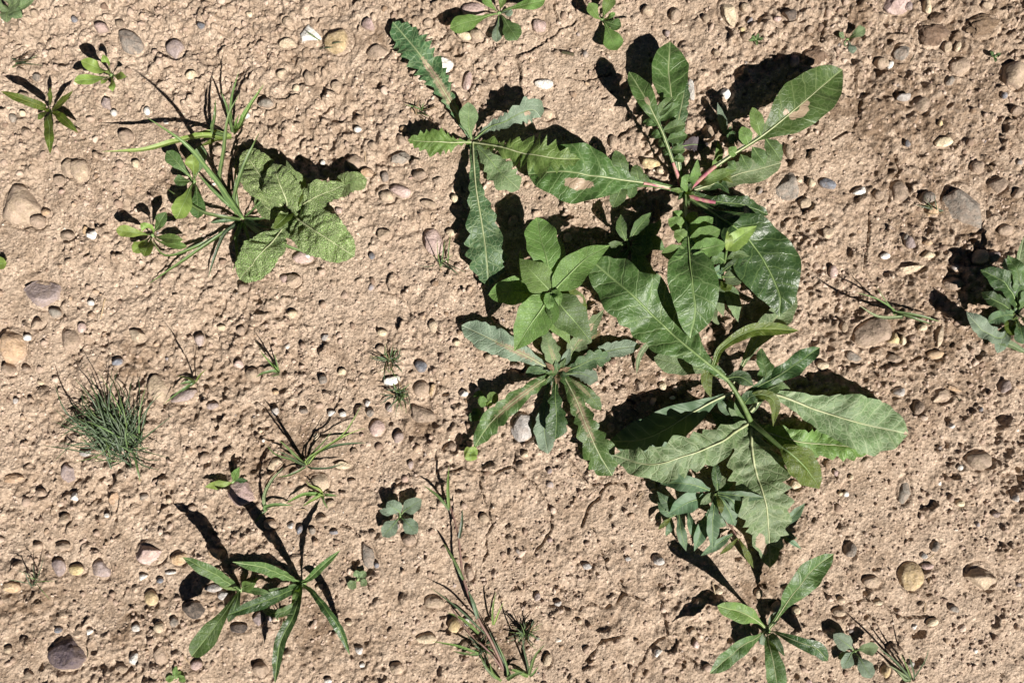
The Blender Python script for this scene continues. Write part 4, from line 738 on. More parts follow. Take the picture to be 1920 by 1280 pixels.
leaf(I_, [(556, 394, 6), (572, 380, 51), (606, 362, 66), (646, 346, 51)], 29, [(0, 3), (.12, 5), (.22, 17), (.4, 25), (.6, 25), (.8, 19), (.92, 12), (1, 0)], 'wrinkle', (10, .2), .14, wave=.3, dust=.16, quilt=.5, rib='rib_pale')
leaf(I_, [(626, 362, 8), (645, 346, 39), (665, 340, 48), (684, 352, 30)], 20, 'round', 'wrinkle', (8, .1), .05, wave=.2, dust=.16, quilt=.5)
leaf(I_, [(552, 404, 5), (566, 416, 39), (610, 445, 60), (664, 480, 39)], 46, [(0, 3), (.1, 5), (.16, 20), (.28, 36), (.42, 42), (.6, 42), (.76, 36), (.88, 26), (.95, 15), (1, 0)], 'wrinkle', (18, .07), .08, dust=.16, quilt=.8, rib='rib_pale')
leaf(I_, [(540, 412, 4), (512, 450, 39), (482, 484, 51), (448, 524, 30)], 32, [(0, 3), (.2, 6), (.3, 20), (.42, 31), (.6, 34), (.78, 30), (.9, 20), (.96, 11), (1, 0)], 'wrinkle', (14, .08), .1, dust=.16, quilt=.7, rib='rib_pale')
leaf(I_, [(545, 406, 4), (534, 425, 21), (508, 446, 18)], 18, 'round', 'wrinkle', (8, .1), .1, dust=.16, quilt=.4)
leaf(I_, [(546, 400, 6), (532, 408, 48), (512, 428, 48)], 12, 'ell', 'olive', (8, .1), .15)
leaf(I_, [(550, 394, 6), (556, 375, 51), (570, 357, 57)], 11, 'ell', 'olive', (6, .1), .2)
leaf(I_, [(550, 404, 4), (545, 422, 24), (535, 442, 18)], 13, 'ell', 'wrinkle', (6, .1), .15)

# J, K: grasses on the left
J = empty('grass_clump', 450, 408, 'sprawling broad-bladed green grass beside the wrinkled rosette', 'grass')
for pts, w, mt in [([(450, 405, 2), (425, 370, 70), (390, 322, 130), (340, 265, 185), (262, 212, 210)], 8, 'grass'), ([(446, 402, 2), (428, 380, 30), (405, 350, 40)], 5, 'bright'), ([(440, 398, 2), (408, 343, 60), (414, 280, 110), (422, 215, 145), (444, 168, 160)], 7, 'grass'),
    ([(446, 410, 2), (420, 405, 30), (377, 396, 44), (340, 374, 44), (305, 350, 34)], 5, 'grass'), ([(448, 402, 2), (434, 372, 40), (447, 320, 70), (468, 272, 84), (483, 240, 74)], 6, 'grass'), ([(446, 412, 2), (400, 443, 24), (347, 480, 26), (300, 512, 16), (266, 535, 6)], 5, 'grass'),
    ([(446, 412, 2), (410, 436, 18), (356, 463, 26), (303, 477, 24), (275, 443, 14)], 5, 'grass'), ([(448, 414, 2), (416, 436, 20), (396, 482, 22), (384, 522, 8)], 5, 'tuft'), ([(450, 416, 2), (438, 446, 24), (440, 480, 24), (430, 510, 8)], 5, 'grass'), ([(454, 412, 2), (490, 440, 38), (530, 458, 44), (584, 476, 28)], 7, 'grass'),
    ([(456, 404, 2), (482, 378, 38), (512, 340, 54)], 4, 'grass'), ([(444, 408, 2), (412, 412, 14), (385, 416, 12)], 6, 'blue'), ([(452, 416, 2), (460, 440, 22), (462, 462, 18)], 5, 'bright'), ([(454, 408, 2), (480, 408, 22), (505, 404, 24)], 4, 'grass'), ([(455, 410, 2), (480, 420, 24), (505, 425, 22)], 5, 'blue'),
    ([(444, 400, 2), (436, 340, 34), (438, 290, 40)], 4, 'grass'), ([(448, 414, 2), (438, 436, 14), (428, 450, 10)], 5, 'lime'), ([(440, 396, 2), (400, 360, 26), (360, 318, 30)], 5, 'grass')]:
    blade(J, pts, w * 0.62, mt, n=26)
stem(J, [(452, 410, -3), (438, 388, 20), (404, 342, 52)], 2.8, 1.8, 'rib_green', 'stalk')
K = empty('grass_clump', 432, 254, 'yellow-green grass with one long blade lying flat across the soil', 'grass')
for pts, w, mt in [([(432, 256, 2), (377, 253, 44), (325, 264, 78), (265, 279, 98), (186, 283, 108)], 6.5, 'lime'), ([(432, 254, 2), (392, 246, 26), (345, 254, 30)], 5, 'lime'), ([(438, 250, 2), (448, 234, 40), (460, 208, 66), (494, 155, 80)], 6, 'bright'), ([(428, 254, 2), (398, 246, 40), (401, 215, 70), (402, 182, 72)], 5, 'grass'),
    ([(428, 256, 2), (400, 262, 20), (368, 276, 14)], 5, 'olive'), ([(438, 248, 2), (440, 232, 34), (446, 212, 46)], 4, 'bright'), ([(436, 248, 2), (424, 200, 60), (410, 165, 80)], 4, 'grass'), ([(434, 246, 2), (432, 190, 70), (446, 130, 110)], 4, 'grass')]:
    blade(K, pts, w * 0.8, mt, n=26)

def seedling(name, x, y, label, leaves, mat, prof='spat', cat='seedling', fold=.12, group=None, stems=False, **kw):
    P = empty(name, x, y, label, cat, group)
    crown(P, x, y, 3.5, 5, 'rib_green')
    for lv in leaves:
        x0, y0, x1, y1, h, w = lv[:6]; mt = lv[6] if len(lv) > 6 else mat
        xm, ym = (x0 + x1) / 2, (y0 + y1) / 2
        leaf(P, [(x + (x0 - x) * 0.3, y + (y0 - y) * 0.3, 2), (x0, y0, h * 0.45 + 2), (xm, ym, h * 0.95), (x1, y1, h)], w, prof, mt, None, fold, **kw)
    return P
seedling('spoon_leaf_seedling', 362, 340, 'spoon-leaved seedling growing under the broad-bladed grass', [(352, 328, 310, 282, 39, 13, 'green'), (361, 325, 357, 288, 51, 13), (366, 325, 376, 272, 51, 13, 'pale'), (352, 338, 323, 337, 36, 11, 'green'), (356, 348, 328, 410, 48, 17), (366, 352, 369, 409, 33, 15, 'green')], 'lime')
seedling('spoon_leaf_seedling', 283, 440, 'low bushy seedling with folded pale green leaves beside trailing grass blades', [(270, 438, 214, 430, 48, 11), (284, 434, 260, 418, 64, 11), (288, 430, 309, 396, 58, 11, 'green'), (294, 444, 341, 449, 64, 9, 'bright'), (296, 452, 348, 462, 42, 8, 'bright'), (274, 448, 246, 472, 35, 12), (278, 452, 267, 480, 42, 14, 'olive')], 'lime', fold=.2)
seedling('spoon_leaf_seedling', 207, 140, 'yellow-green spoon-leaved seedling below the grey oval stone', [(198, 133, 149, 112, 72, 12), (197, 143, 136, 151, 62, 10), (203, 128, 190, 101, 58, 8), (216, 141, 235, 143, 53, 9), (208, 150, 209, 171, 38, 7), (200, 145, 186, 156, 43, 6)], 'lime')
seedling('narrow_leaf_weed', 88, 206, 'olive weed with five narrow leaves radiating from one point', [(80, 200, -6, 168, 68, 8), (88, 196, 88, 161, 60, 7), (100, 198, 131, 167, 52, 7), (103, 212, 141, 246, 44, 8), (85, 218, 88, 287, 56, 9), (78, 208, 64, 222, 24, 6)], 'olive', 'strap', 'weed')
seedling('round_leaf_seedling', 14, 14, 'round-leaved green seedling cut off by the frame beside bare soil', [(18, 18, 38, 30, 16, 11), (10, 20, 8, 40, 14, 11), (6, 10, -8, 8, 18, 12), (20, 10, 30, -6, 20, 11), (26, 12, 60, -4, 16, 9), (14, 8, 10, -8, 20, 11)], 'pale', 'round')
seedling('spoon_leaf_seedling', 936, 28, 'spoon-leaved seedling with two long leaves spread flat like arms', [(918, 31, 844, 56, 36, 16), (950, 20, 1022, 3, 34, 12), (945, 38, 970, 78, 24, 18, 'green'), (934, 48, 931, 82, 14, 10, 'silver'), (946, 26, 962, 27, 14, 8, 'silver'), (928, 20, 904, -4, 34, 8), (938, 18, 946, -8, 34, 7)], 'bright')
seedling('spoon_leaf_seedling', 1129, 38, 'spoon-leaved seedling beside fine cracks with one broad leaf pointing down', [(1122, 34, 1104, 6, 40, 12), (1132, 28, 1147, -8, 36, 12), (1136, 48, 1157, 95, 26, 18), (1138, 42, 1165, 50, 18, 12, 'green'), (1136, 36, 1154, 25, 26, 5)], 'bright')
seedling('tiny_seedling', 1416, 76, 'tiny five-leaved sprout by the cream triangular stone', [(1413, 76, 1402, 79, 8, 3), (1418, 74, 1421, 64, 8, 3), (1420, 76, 1430, 74, 8, 3), (1417, 79, 1418, 88, 8, 3), (1413, 73, 1406, 70, 8, 3)], 'green', 'lance', rib=None)
seedling('tiny_seedling', 1592, 70, 'small two-lobed seedling above the grey earthy clods', [(1600, 66, 1628, 48, 28, 10), (1588, 66, 1579, 56, 22, 6), (1598, 78, 1604, 98, 12, 8, 'silver'), (1588, 76, 1590, 84, 8, 4)], 'pale')
seedling('tiny_seedling', 1872, 102, 'tiny shade-darkened sprout beside the round tan stone at the earthy clods', [(1870, 100, 1864, 92, 12, 4), (1875, 101, 1884, 96, 14, 4), (1873, 105, 1874, 113, 8, 3)], 'dark', 'ell', rib=None)  # dark leaf colour carries the shadow lying over this spot
seedling('edge_seedling', -4, 494, 'lone pale leaf tip poking out above the mauve angular stone', [(2, 494, 14, 493, 10, 11)], 'lime', 'round')
seedling('tiny_seedling', 672, 1084, 'tiny seedling with four round pale leaves beside a long grey-brown stone', [(671, 1080, 668, 1068, 8, 7), (676, 1081, 686, 1070, 8, 7), (677, 1087, 688, 1096, 7, 7), (667, 1089, 654, 1102, 8, 9)], 'pale', 'petiol')
seedling('speckled_seedling', 751, 966, 'four-leaved grey-green seedling with toothed oval leaves and black shade behind', [(749, 958, 726, 940, 22, 15), (759, 956, 791, 935, 22, 14), (745, 974, 718, 1005, 18, 14), (759, 974, 783, 999, 18, 14), (738, 960, 712, 956, 10, 7)], 'silver', 'petiol')
seedling('speckled_seedling', 1602, 1220, 'four-leaved silvery seedling beside dark grass shadows', [(1596, 1213, 1563, 1188, 24, 15), (1612, 1218, 1648, 1212, 22, 12, 'pale'), (1596, 1226, 1580, 1253, 18, 12), (1611, 1232, 1635, 1271, 20, 14), (1592, 1224, 1571, 1234, 10, 8)], 'silver', 'petiol')
seedling('tiny_seedling', 332, 1266, 'tiny bright sprout below the pale tan pebbles', [(330, 1262, 332, 1246, 8, 5), (326, 1268, 312, 1272, 8, 6), (338, 1266, 350, 1276, 8, 6), (334, 1262, 342, 1256, 7, 4)], 'bright', 'ell')
seedling('tiny_seedling', 438, 902, 'small pale sprout squeezed beside the pink oval stone', [(425, 906, 384, 912, 14, 8, 'lime'), (440, 894, 450, 874, 22, 8), (450, 900, 466, 900, 6, 5, 'dark')], 'bright', 'lance')
cl = empty('clover', 914, 748, 'clover sprig with three round leaflets in the shade of the dusty rosette', 'clover')
stem(cl, [(916, 770, -2), (916, 762, 18), (914, 750, 30)], 1.6, 1.2, 'rib_green')
for x1, y1, w, mt in [(896, 754, 10, 'bright'), (934, 740, 11, 'bright'), (922, 760, 7, 'lime')]: leaf(cl, [(914, 751, 29), ((914 + x1) / 2, (751 + y1) / 2, 33), (x1, y1, 31)], w, 'round', mt, None, .12)
stem(cl, [(916, 772, -2), (900, 786, 10), (888, 778, 14)], 1.4, 1, 'rib_green')
for x1, y1 in [(884, 772), (898, 766), (890, 790)]: leaf(cl, [(889, 779, 14), ((889 + x1) / 2, (779 + y1) / 2, 16), (x1, y1, 15)], 9, 'round', 'green', None, .12)
for x1, y1 in [(890, 736), (904, 734)]: leaf(cl, [(897, 742, 8), ((897 + x1) / 2, (742 + y1) / 2, 10), (x1, y1, 9)], 7, 'round', 'bright', None, .12)
cl2 = empty('clover', 884, 846, 'single round clover leaf at the tip of a dusty toothed leaf', 'clover')
stem(cl2, [(890, 838, -2), (888, 846, 16), (882, 848, 24)], 1.6, 1.2, 'rib_green')
for x1, y1, w in [(870, 846, 10), (884, 864, 11), (895, 842, 9)]: leaf(cl2, [(882, 849, 24), ((882 + x1) / 2, (849 + y1) / 2, 27), (x1, y1, 25)], w, 'round', 'lime', None, .12)

# T, U: lower left strap-leaved plants
T = empty('strap_leaf_weed', 566, 1092, 'star-shaped weed with long glossy strap leaves and sharp long shadows', 'weed')
crown(T, 566, 1092, 7, 8, 'rib_green')
for pts, w, mt in [([(564, 1090, 4), (540, 1080, 60), (497, 1063, 112), (436, 1052, 148)], 15, 'green'), ([(568, 1090, 4), (582, 1082, 40), (605, 1060, 70), (639, 1030, 88)], 9, 'green'), ([(568, 1094, 4), (586, 1108, 40), (615, 1145, 64), (638, 1180, 62), (657, 1227, 44)], 10, 'dark'),
    ([(566, 1094, 4), (562, 1115, 36), (550, 1155, 66), (526, 1205, 78), (516, 1280, 62)], 13, 'dark'), ([(562, 1094, 4), (540, 1108, 46), (490, 1128, 76), (428, 1152, 80)], 15, 'dark'), ([(562, 1096, 4), (555, 1130, 24), (520, 1148, 30), (488, 1136, 18)], 10, 'green'), ([(564, 1094, 4), (556, 1112, 40), (548, 1135, 46)], 7, 'bright'), ([(560, 1092, 3), (530, 1106, 22), (500, 1106, 24)], 9, 'green')]:
    leaf(T, pts, w * 0.78, 'strap', mt, None, .35, wave=.08)
U = empty('strap_leaf_weed', 452, 1102, 'small weed with one spoon-shaped leaf next to pale grey stones', 'weed')
crown(U, 452, 1102, 6, 7, 'rib_green')
for pts, w, mt, pf in [([(450, 1102, 4), (436, 1094, 40), (395, 1068, 80), (344, 1042, 92)], 13, 'green', 'strap'), ([(450, 1104, 4), (440, 1120, 40), (408, 1168, 80), (362, 1228, 86)], 19, 'green', 'spat'), ([(456, 1100, 4), (474, 1092, 30), (486, 1080, 34)], 11, 'bright', 'ovate'), ([(450, 1106, 4), (444, 1130, 22), (430, 1164, 16)], 9, 'dark', 'strap'), ([(456, 1104, 4), (490, 1106, 26), (510, 1112, 24)], 7, 'green', 'strap'), ([(446, 1104, 3), (425, 1098, 14), (408, 1088, 14)], 4, 'bright', 'strap')]:
    leaf(U, pts, w, pf, mt, None, .22, wave=.05)

# V: lower right broad-leaved young plant
Vv = empty('paddle_leaf_weed', 1436, 1178, 'young weed with stalked paddle-shaped leaves and large black shadows', 'weed')
crown(Vv, 1436, 1178, 7, 9, 'rib_green')
for pts, w, mt, pf in [([(1434, 1176, 4), (1424, 1166, 46), (1398, 1150, 88), (1344, 1134, 104)], 17, 'bright', 'spat'), ([(1440, 1176, 4), (1456, 1156, 30), (1484, 1112, 62), (1515, 1075, 72), (1562, 1037, 64)], 24, 'green', [(0, 3), (.2, 3.5), (.35, 6), (.45, 15), (.58, 23), (.72, 24), (.85, 19), (.94, 10), (1, 0)]),
    ([(1434, 1180, 4), (1418, 1193, 44), (1390, 1210, 76), (1330, 1261, 78)], 15, 'green', 'obl'), ([(1440, 1180, 4), (1460, 1186, 34), (1500, 1203, 56), (1530, 1214, 56), (1551, 1237, 44)], 13, 'dark', 'obl'), ([(1439, 1182, 4), (1450, 1196, 28), (1471, 1229, 34)], 8, 'dark', 'lance'), ([(1436, 1182, 4), (1440, 1205, 40), (1450, 1245, 58), (1460, 1300, 60)], 18, 'green', 'obl'), ([(1438, 1176, 4), (1446, 1164, 16), (1454, 1146, 18)], 9, 'silver', 'obl'), ([(1434, 1182, 4), (1430, 1192, 14), (1430, 1208, 14)], 9, 'silver', 'obl')]:
    leaf(Vv, pts, w, pf, mt, None, .22, rib='rib_pale', quilt=.2, wave=.05)

# right edge plant
AA = empty('crinkled_weed', 1906, 590, 'crinkled weed at the field edge with a curled bluish leaf', 'weed')
crown(AA, 1906, 590, 9, 10)
leaf(AA, [(1905, 585, 5), (1900, 552, 40), (1876, 524, 54), (1838, 506, 48)], 20, [(0, 5), (.25, 12), (.5, 20), (.75, 20), (.92, 11), (1, 0)], 'dark', (6, .25), .2, wave=.25, quilt=.3)
leaf(AA, [(1900, 592, 5), (1880, 632, 30), (1848, 622, 46), (1826, 600, 54), (1812, 584, 50)], 15, [(0, 4), (.25, 8), (.5, 13), (.75, 16), (.9, 13), (1, 0)], 'silver', (6, .25), .35, wave=.3)
leaf(AA, [(1898, 594, 4), (1882, 632, 14), (1870, 662, 10)], 12, 'obl', 'silver', None, .12)
leaf(AA, [(1904, 584, 4), (1898, 520, 24), (1884, 484, 20)], 11, 'spat', 'silver', None, .12)
leaf(AA, [(1907, 584, 5), (1909, 516, 40), (1916, 465, 50), (1922, 440, 48)], 8, 'strap', 'pale', None, .3, rib='rib_pale')
leaf(AA, [(1908, 590, 4), (1911, 560, 24), (1914, 530, 26)], 10, 'ell', 'silver', None, .15)
leaf(AA, [(1904, 598, 4), (1870, 632, 12), (1900, 648, 12), (1930, 664, 8)], 7, 'strap', 'pale', None, .3, rib='rib_pink')
leaf(AA, [(1908, 594, 4), (1895, 614, 28), (1925, 628, 26)], 14, 'ovate', 'olive', (6, .3), .2, wave=.25)
leaf(AA, [(1908, 588, 4), (1930, 560, 40), (1950, 540, 46)], 18, 'obl', 'green', (6, .25), .15)
leaf(AA, [(1904, 588, 5), (1880, 570, 44), (1858, 560, 52), (1840, 548, 44)], 15, 'obl', 'dark', (6, .3), .2, wave=.3)
leaf(AA, [(1904, 592, 5), (1890, 590, 34), (1868, 596, 40), (1850, 606, 32)], 13, 'obl', 'thistle', (6, .3), .2, wave=.3)
leaf(AA, [(1907, 586, 5), (1912, 545, 40), (1905, 505, 52), (1890, 478, 46)], 14, 'obl', 'green', (6, .3), .2, wave=.25)
leaf(AA, [(1906, 596, 5), (1915, 620, 34), (1918, 645, 30)], 14, 'obl', 'dark', (6, .3), .2, wave=.25)
leaf(AA, [(1910, 592, 4), (1935, 600, 36), (1960, 606, 40)], 16, 'obl', 'green', (6, .25), .15)

def grassplant(name, x, y, label, blades, mat='grass', cat='grass', n=16):
    P = empty(name, x, y, label, cat)
    for bl in blades:
        pts, w = bl[0], bl[1]; mt = bl[2] if len(bl) > 2 else mat
        blade(P, [(x + (pts[0][0] - x) * .15, y + (pts[0][1] - y) * .15, 1)] + list(pts), w * 0.68, mt, n=n)
    return P
grassplant('grass_sprig', 1676, 590, 'thin grass sprig lying above the brown half-round stone', [([(1672, 585, 8), (1720, 592, 20), (1762, 604, 10)], 4), ([(1690, 594, 16), (1645, 594, 56), (1607, 572, 88)], 4.5, 'pale'), ([(1690, 590, 8), (1720, 600, 12), (1746, 608, 6)], 3.5), ([(1672, 580, 20), (1640, 560, 44), (1600, 548, 50)], 2.4), ([(1670, 580, 20), (1652, 556, 40), (1640, 535, 44)], 2)])
grassplant('grass_sprig', 368, 716, 'small grass sprig with yellowish base above the mauve flat stone', [([(358, 710, 50), (345, 706, 90), (329, 704, 128)], 6, 'bright'), ([(345, 728, 16), (306, 758, 8)], 3), ([(352, 716, 10), (336, 720, 12)], 4), ([(372, 708, 20), (380, 698, 50), (388, 692, 62)], 3, 'lime'), ([(360, 720, 8), (340, 735, 10)], 3)])
tf = empty('grass_tuft', 230, 836, 'dense dark green grass tuft with fine needle blades', 'grass')
tg = np.random.default_rng(77)
for i in range(210):
    sp = tg.random()
    a = math.radians(tg.normal(105, 26) if sp < .55 else (tg.normal(165, 22) if sp < .85 else tg.uniform(-60, 40)))
    L = tg.uniform(25, 130) * (1.0 if sp < .85 else .6); bx, by = 232 + tg.normal(0, 15), 828 + tg.normal(0, 22); bx -= max(0, tg.normal(6, 14))
    ex, ey = bx + L * math.cos(a), by - L * math.sin(a); h = L * tg.uniform(.1, .38); bend = tg.normal(0, .12) * L
    mx, my = (bx + ex) / 2 - bend * math.sin(a), (by + ey) / 2 - bend * math.cos(a)
    blade(tf, [(bx, by, 0), (mx, my, h), (ex, ey, h * tg.uniform(.4, 1.1))], tg.uniform(0.8, 1.6), 'tuft' if tg.random() < .85 else 'grass', n=9, m=1)
blade(tf, [(250, 850, 0), (257, 880, 12), (262, 905, 6)], 2, 'grass', n=9, m=1)
grassplant('grass_sprig', 524, 700, 'slender dark grass blades leaning over the open soil right of the flat mauve stone', [([(518, 702, 50), (512, 704, 90), (506, 706, 118)], 4, 'grass'), ([(512, 695, 14), (490, 700, 18), (478, 708, 12)], 4), ([(516, 690, 18), (498, 672, 30), (484, 655, 30)], 3, 'bright'), ([(520, 690, 20), (512, 660, 40)], 2)])
grassplant('grass_sprig', 578, 872, 'sprawling reddish grass with crossing dark stalks over tan stones', [([(560, 855, 30), (540, 835, 58), (524, 822, 76)], 4.5), ([(580, 858, 14), (640, 818, 34), (662, 790, 46), (680, 757, 54)], 3, 'bright'), ([(600, 845, 12), (640, 832, 18), (692, 828, 12)], 4, 'tuft'), ([(590, 876, 10), (620, 875, 14), (650, 866, 10)], 3, 'tuft'), ([(560, 882, 8), (540, 890, 12), (520, 892, 6)], 3), ([(560, 862, 30), (535, 848, 70), (515, 842, 90)], 3, 'tuft'), ([(585, 852, 12), (610, 826, 24), (625, 806, 28)], 2.6), ([(600, 846, 14), (650, 815, 24), (690, 800, 22)], 2.4, 'lime'), ([(550, 860, 8), (520, 850, 14), (500, 830, 14)], 3)])
grassplant('grass_sprig', 606, 928, 'pale grass sprig beside the cream angular stone', [([(590, 926, 12), (565, 928, 18), (532, 946, 8)], 4.5, 'bright'), ([(590, 934, 10), (566, 950, 6)], 4, 'bright'), ([(598, 918, 14), (580, 910, 18), (572, 900, 18)], 3, 'lime'), ([(615, 928, 8), (632, 930, 6)], 4), ([(606, 940, 6), (614, 955, 4)], 2.6), ([(600, 930, 14), (586, 938, 16), (572, 944, 10)], 3, 'lime')])
grassplant('grass_sprig', 500, 958, 'purple-stalked grass shoot rising beside the pink oval stone', [([(498, 950, 10), (520, 945, 14), (550, 947, 6)], 5), ([(496, 930, 24), (510, 900, 40), (532, 876, 44)], 5, 'pale'), ([(492, 962, 4), (482, 975, 10), (474, 980, 8)], 2.6), ([(495, 930, 20), (506, 896, 36), (540, 860, 44)], 2.6, 'deadleaf')])
for nm, x, y, lab, cnt, sd in [('needle_tuft', 732, 676, 'wispy needle tuft beside the blue-grey oval pebble', 26, 1), ('needle_tuft', 750, 738, 'wispy dark needle tuft next to the round tan stone', 34, 2), ('needle_tuft', 905, 1210, 'matted dark needle weed among the long grass stalks', 40, 3), ('needle_tuft', 985, 1185, 'fine feathery dark tuft right of the long grass stalks', 44, 4), ('needle_tuft', 826, 496, 'few thin wiry strands below the pink and white stone', 10, 5), ('needle_tuft', 786, 212, 'dry wiry scrap of grass in the shade left of the prickly leaf', 14, 6), ('needle_tuft', 62, 1092, 'thin wiry sprig above the orange flat stone', 9, 7), ('needle_tuft', 18, 118, 'thin trailing grass wisps left of the yellow-green seedling', 9, 8), ('needle_tuft', 1768, 392, 'wiry stalks crossing the orange chip and the big grey stone', 6, 9), ('needle_tuft', 536, 1160, 'dry pale grass wisps under the star-shaped weed', 12, 10), ('needle_tuft', 598, 80, 'single green grass tip over the white angular stone', 4, 11)]:
    g = np.random.default_rng(4000 + sd); P = empty(nm, x, y, lab, 'grass')
    for i in range(cnt):
        a = g.uniform(0, 6.28) if sd not in (8, 9) else g.normal(0.2 if sd == 8 else 2.3, .5); L = g.uniform(12, 38) * (1.6 if sd in (5, 7, 8, 9) else 1); h = L * g.uniform(.15, .8)
        bx, by = x + g.normal(0, 5), y + g.normal(0, 5)
        mt = ['tuft', 'grass', 'deadleaf'][int(g.choice(3, p=[.55, .3, .15] if sd not in (6, 10) else [.1, .3, .6]))]
        blade(P, [(bx, by, 0), (bx + L * .5 * math.cos(a) + g.normal(0, 2), by - L * .5 * math.sin(a) + g.normal(0, 2), h), (bx + L * math.cos(a), by - L * math.sin(a), h * .9)], g.uniform(.8, 1.6), mt, n=8, m=1)
# long-stalked grass at the lower edge
II = empty('grass_clump', 945, 1256, 'long-stalked grass trailing a thin jointed stem up over the soil', 'grass')
stem(II, [(947, 1258, -2), (920, 1200, 24), (895, 1155, 32), (869, 1083, 34), (859, 1004, 30), (846, 955, 24), (840, 935, 20)], 3, 1.6, 'stem_purple', n=40)
stem(II, [(945, 1258, -2), (918, 1222, 16), (880, 1186, 20), (846, 1140, 20)], 2.4, 1.2, 'stem_purple', n=20)
for pts, w, mt in [([(842, 952, 22), (840, 915, 34), (842, 872, 30)], 4, 'bright'), ([(842, 955, 22), (822, 930, 26), (793, 908, 22)], 3.6, 'grass'), ([(861, 1008, 30), (866, 980, 34), (867, 952, 34)], 4, 'tuft'), ([(869, 1086, 34), (852, 1050, 36), (831, 1016, 30)], 3.8, 'grass'), ([(896, 1158, 32), (888, 1130, 38), (877, 1104, 34)], 5, 'blue'), ([(911, 1188, 24), (860, 1140, 28), (804, 1098, 22)], 2.6, 'tuft'), ([(898, 1186, 16), (868, 1160, 20), (836, 1146, 14)], 3.6, 'bright'), ([(898, 1224, 14), (860, 1210, 20), (810, 1201, 14)], 3.2, 'bright'), ([(898, 1226, 12), (872, 1224, 14), (848, 1219, 8)], 3, 'grass'), ([(924, 1170, 10), (924, 1140, 26), (930, 1108, 30)], 2.6, 'bright'), ([(926, 1170, 8), (936, 1145, 20), (946, 1125, 22)], 2.2, 'lime'), ([(930, 1270, 4), (912, 1250, 14), (900, 1225, 14)], 4, 'grass'), ([(940, 1275, 4), (925, 1262, 14), (918, 1240, 14)], 3.4, 'bright'), ([(955, 1275, 4), (948, 1240, 24), (930, 1200, 34)], 3, 'grass'), ([(950, 1272, 4), (968, 1262, 20), (985, 1258, 16)], 5, 'green'), ([(960, 1270, 4), (940, 1230, 24), (916, 1180, 30)], 2.6, 'tuft')]:
    blade(II, pts, w * 0.72, mt, n=16)
grassplant('grass_sprig', 992, 1268, 'upright grass shoot with a curved green blade beside the feathery tuft', [([(994, 1258, 14), (1004, 1230, 40), (1024, 1207, 46)], 4), ([(990, 1250, 24), (982, 1215, 60), (978, 1180, 80)], 2.6, 'tuft'), ([(984, 1266, 6), (966, 1258, 14), (950, 1256, 12)], 5, 'bright'), ([(998, 1266, 6), (1010, 1250, 18)], 3)])
grassplant('grass_sprig', 1712, 1276, 'dark thin grass rising in front of the silvery seedling', [([(1700, 1262, 20), (1680, 1240, 50), (1645, 1212, 74)], 3, 'tuft'), ([(1706, 1262, 20), (1700, 1246, 46), (1690, 1226, 60)], 2.6, 'grass'), ([(1716, 1270, 14), (1712, 1250, 40), (1706, 1228, 56)], 2.6, 'tuft'), ([(1690, 1262, 14), (1672, 1250, 24), (1662, 1246, 24)], 3, 'pale'), ([(1722, 1262, 20), (1738, 1236, 50), (1744, 1214, 60)], 2.4, 'tuft'), ([(1700, 1276, 4), (1690, 1266, 20), (1682, 1258, 22)], 3.4, 'pale')])  # dark blades draw cast shadow lines as strips; the pale blades are grass
# a few lying straws and sticks
for x0, y0, x1, y1, w, lab in [(195, 560, 186, 598, 1.4, 'thin pale straw beside the little white stone'), (1054, 97, 1076, 102, 3, 'short dark stick lying on the cracked crust'), (1335, 1090, 1340, 1112, 1.2, 'short pale straw by the paddle-leaved weed'), (478, 640, 498, 664, 1.3, 'thin dark stalk fallen by the slender grass'), (1755, 1040, 1740, 1052, 1.2, 'tiny straw piece beside the yellowish round stone')]:
    P = empty('straw', (x0 + x1) / 2, (y0 + y1) / 2, lab, 'straw'); b = baseof(P)
    C, s = catmull(w3([(x0, y0, 3), ((x0 + x1) / 2, (y0 + y1) / 2, 5), (x1, y1, 3)], b[2]), 10); gz = ground_z(C[:, 0], C[:, 1]); C[:, 2] = np.maximum(C[:, 2], gz + w * S * .5)
    tube('stalk', P, C, np.full(10, w * S), M['straw' if 'pale' in lab or 'tiny' in lab else 'crown'], 5)

lg = np.random.default_rng(31)
for i in range(24):
    x0, y0 = lg.uniform(20, 1900), lg.uniform(20, 1260); a = lg.uniform(0, 3.14); L = lg.uniform(9, 24); w = lg.uniform(.5, 1.0)
    P = empty('straw_fragment', x0, y0, 'short dry straw fragment lying loose on the bare soil', 'straw', 'straw fragments strewn on the soil'); LAND.pop(); b = baseof(P)
    C, s_ = catmull(w3([(x0 - L / 2 * math.cos(a), y0 - L / 2 * math.sin(a), 3), (x0 + lg.normal(0, 1.5), y0 + lg.normal(0, 1.5), 5), (x0 + L / 2 * math.cos(a), y0 + L / 2 * math.sin(a), 3)], b[2]), 8)
    C[:, 2] = np.maximum(C[:, 2] - 0.002, ground_z(C[:, 0], C[:, 1]) + w * S * .5); tube('stalk', P, C, np.full(8, w * S), M['straw' if i % 3 else 'crown'], 5)
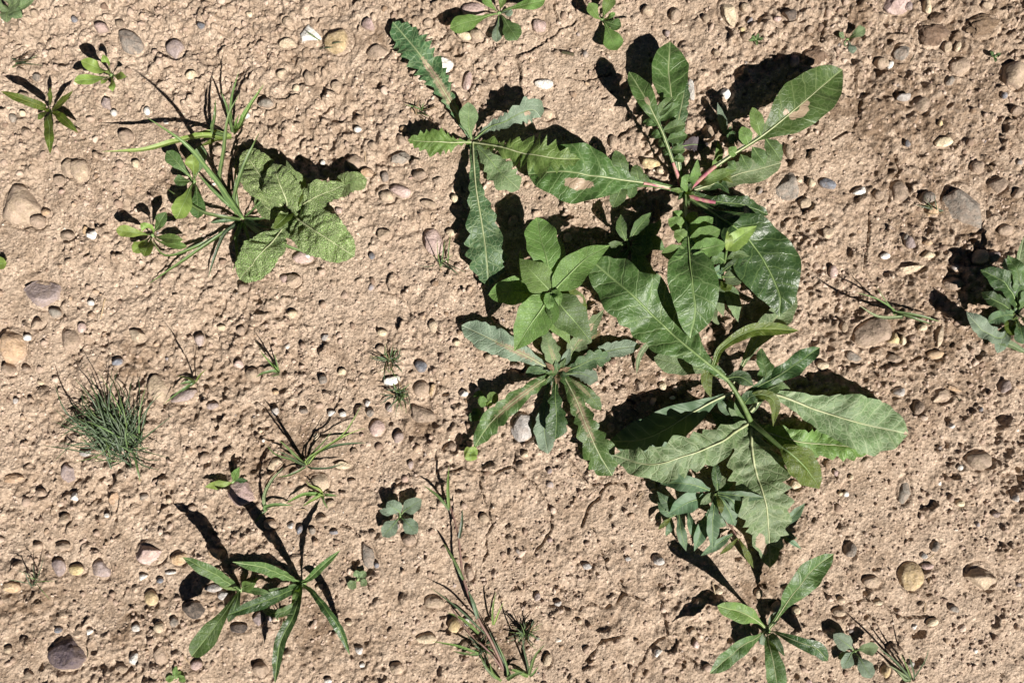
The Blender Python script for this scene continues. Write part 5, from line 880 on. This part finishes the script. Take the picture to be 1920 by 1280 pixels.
# ------------------------------------------------------------------ labels for the stones that can be told apart
def short(label): 
    for a in (' beside', ' with ', ' below', ' growing', ' standing', ' of ', ' by ', ' lying', ' next', ' between', ' under', ' among', ' in ', ' tucked', ' above', ' squeezed', ' trailing', ' leaning', ' rising', ' right', ' left', ' crossing', ' over', ' cut', ' radiating', ' poking', ' piece', ' at ', ' and '):
        if a in label: label = label.split(a)[0]
    return label
lm = [(x, y, short(l)) for x, y, l in LAND if len(short(l).split()) <= 5]
def desc(s):
    x, y, rx, ry, rot, c_, sh = s; r = max(rx, ry); ratio = r / min(rx, ry)
    size = 'large' if r >= 28 else ('medium' if r >= 15 else ('small' if r >= 9 else 'tiny'))
    shape = 'angular' if sh == 'a' else ('long' if ratio > 1.7 else ('oval' if ratio > 1.2 else 'round'))
    return f"{size} {STONE[c_][0]} {shape}", ('stone' if r >= 17 else 'pebble')
used = {}; D0 = [desc(s) for _, s in stone_objs]
from collections import Counter
cnt = Counter(d for d in D0)
for idx, (o, s) in enumerate(stone_objs):
    d, nn = D0[idx]
    pl = sorted(lm, key=lambda q: math.hypot(q[0] - s[0], q[1] - s[1]))[:3]
    nb = sorted([(math.hypot(q[0] - s[0], q[1] - s[1]), k_) for k_, (_, q) in enumerate(stone_objs) if k_ != idx and cnt[D0[k_]] <= 6])[:4]
    cands = []
    if cnt[D0[idx]] == 1: cands.append(f"{d} {nn} set in the dry soil")
    cands.append(f"{d} {nn} near the {pl[0][2]}")
    for _, k_ in nb: cands.append(f"{d} {nn} near the {pl[0][2]}, beside {'an' if D0[k_][0][0] in 'aeiou' else 'a'} {D0[k_][0]} {D0[k_][1]}")
    for _, k_ in nb: cands.append(f"{d} {nn} beside {'an' if D0[k_][0][0] in 'aeiou' else 'a'} {D0[k_][0]} {D0[k_][1]} near the {pl[1][2]}")
    lab = next((c for c in cands if c not in used and len(c.split()) <= 16), None)
    if lab is None: lab = next(c for c in cands if len(c.split()) <= 16)
    used[lab] = o; finish(o, lab, nn, 'stones and pebbles lying in the soil')
print('STONES', n_named, 'EXTRA', len(extra), 'OBJ', len(bpy.data.objects), 'TRIS', sum(len(p.polygons) * (2 if len(p.polygons) and p.polygons[0].loop_total == 4 else 1) for p in bpy.data.meshes))
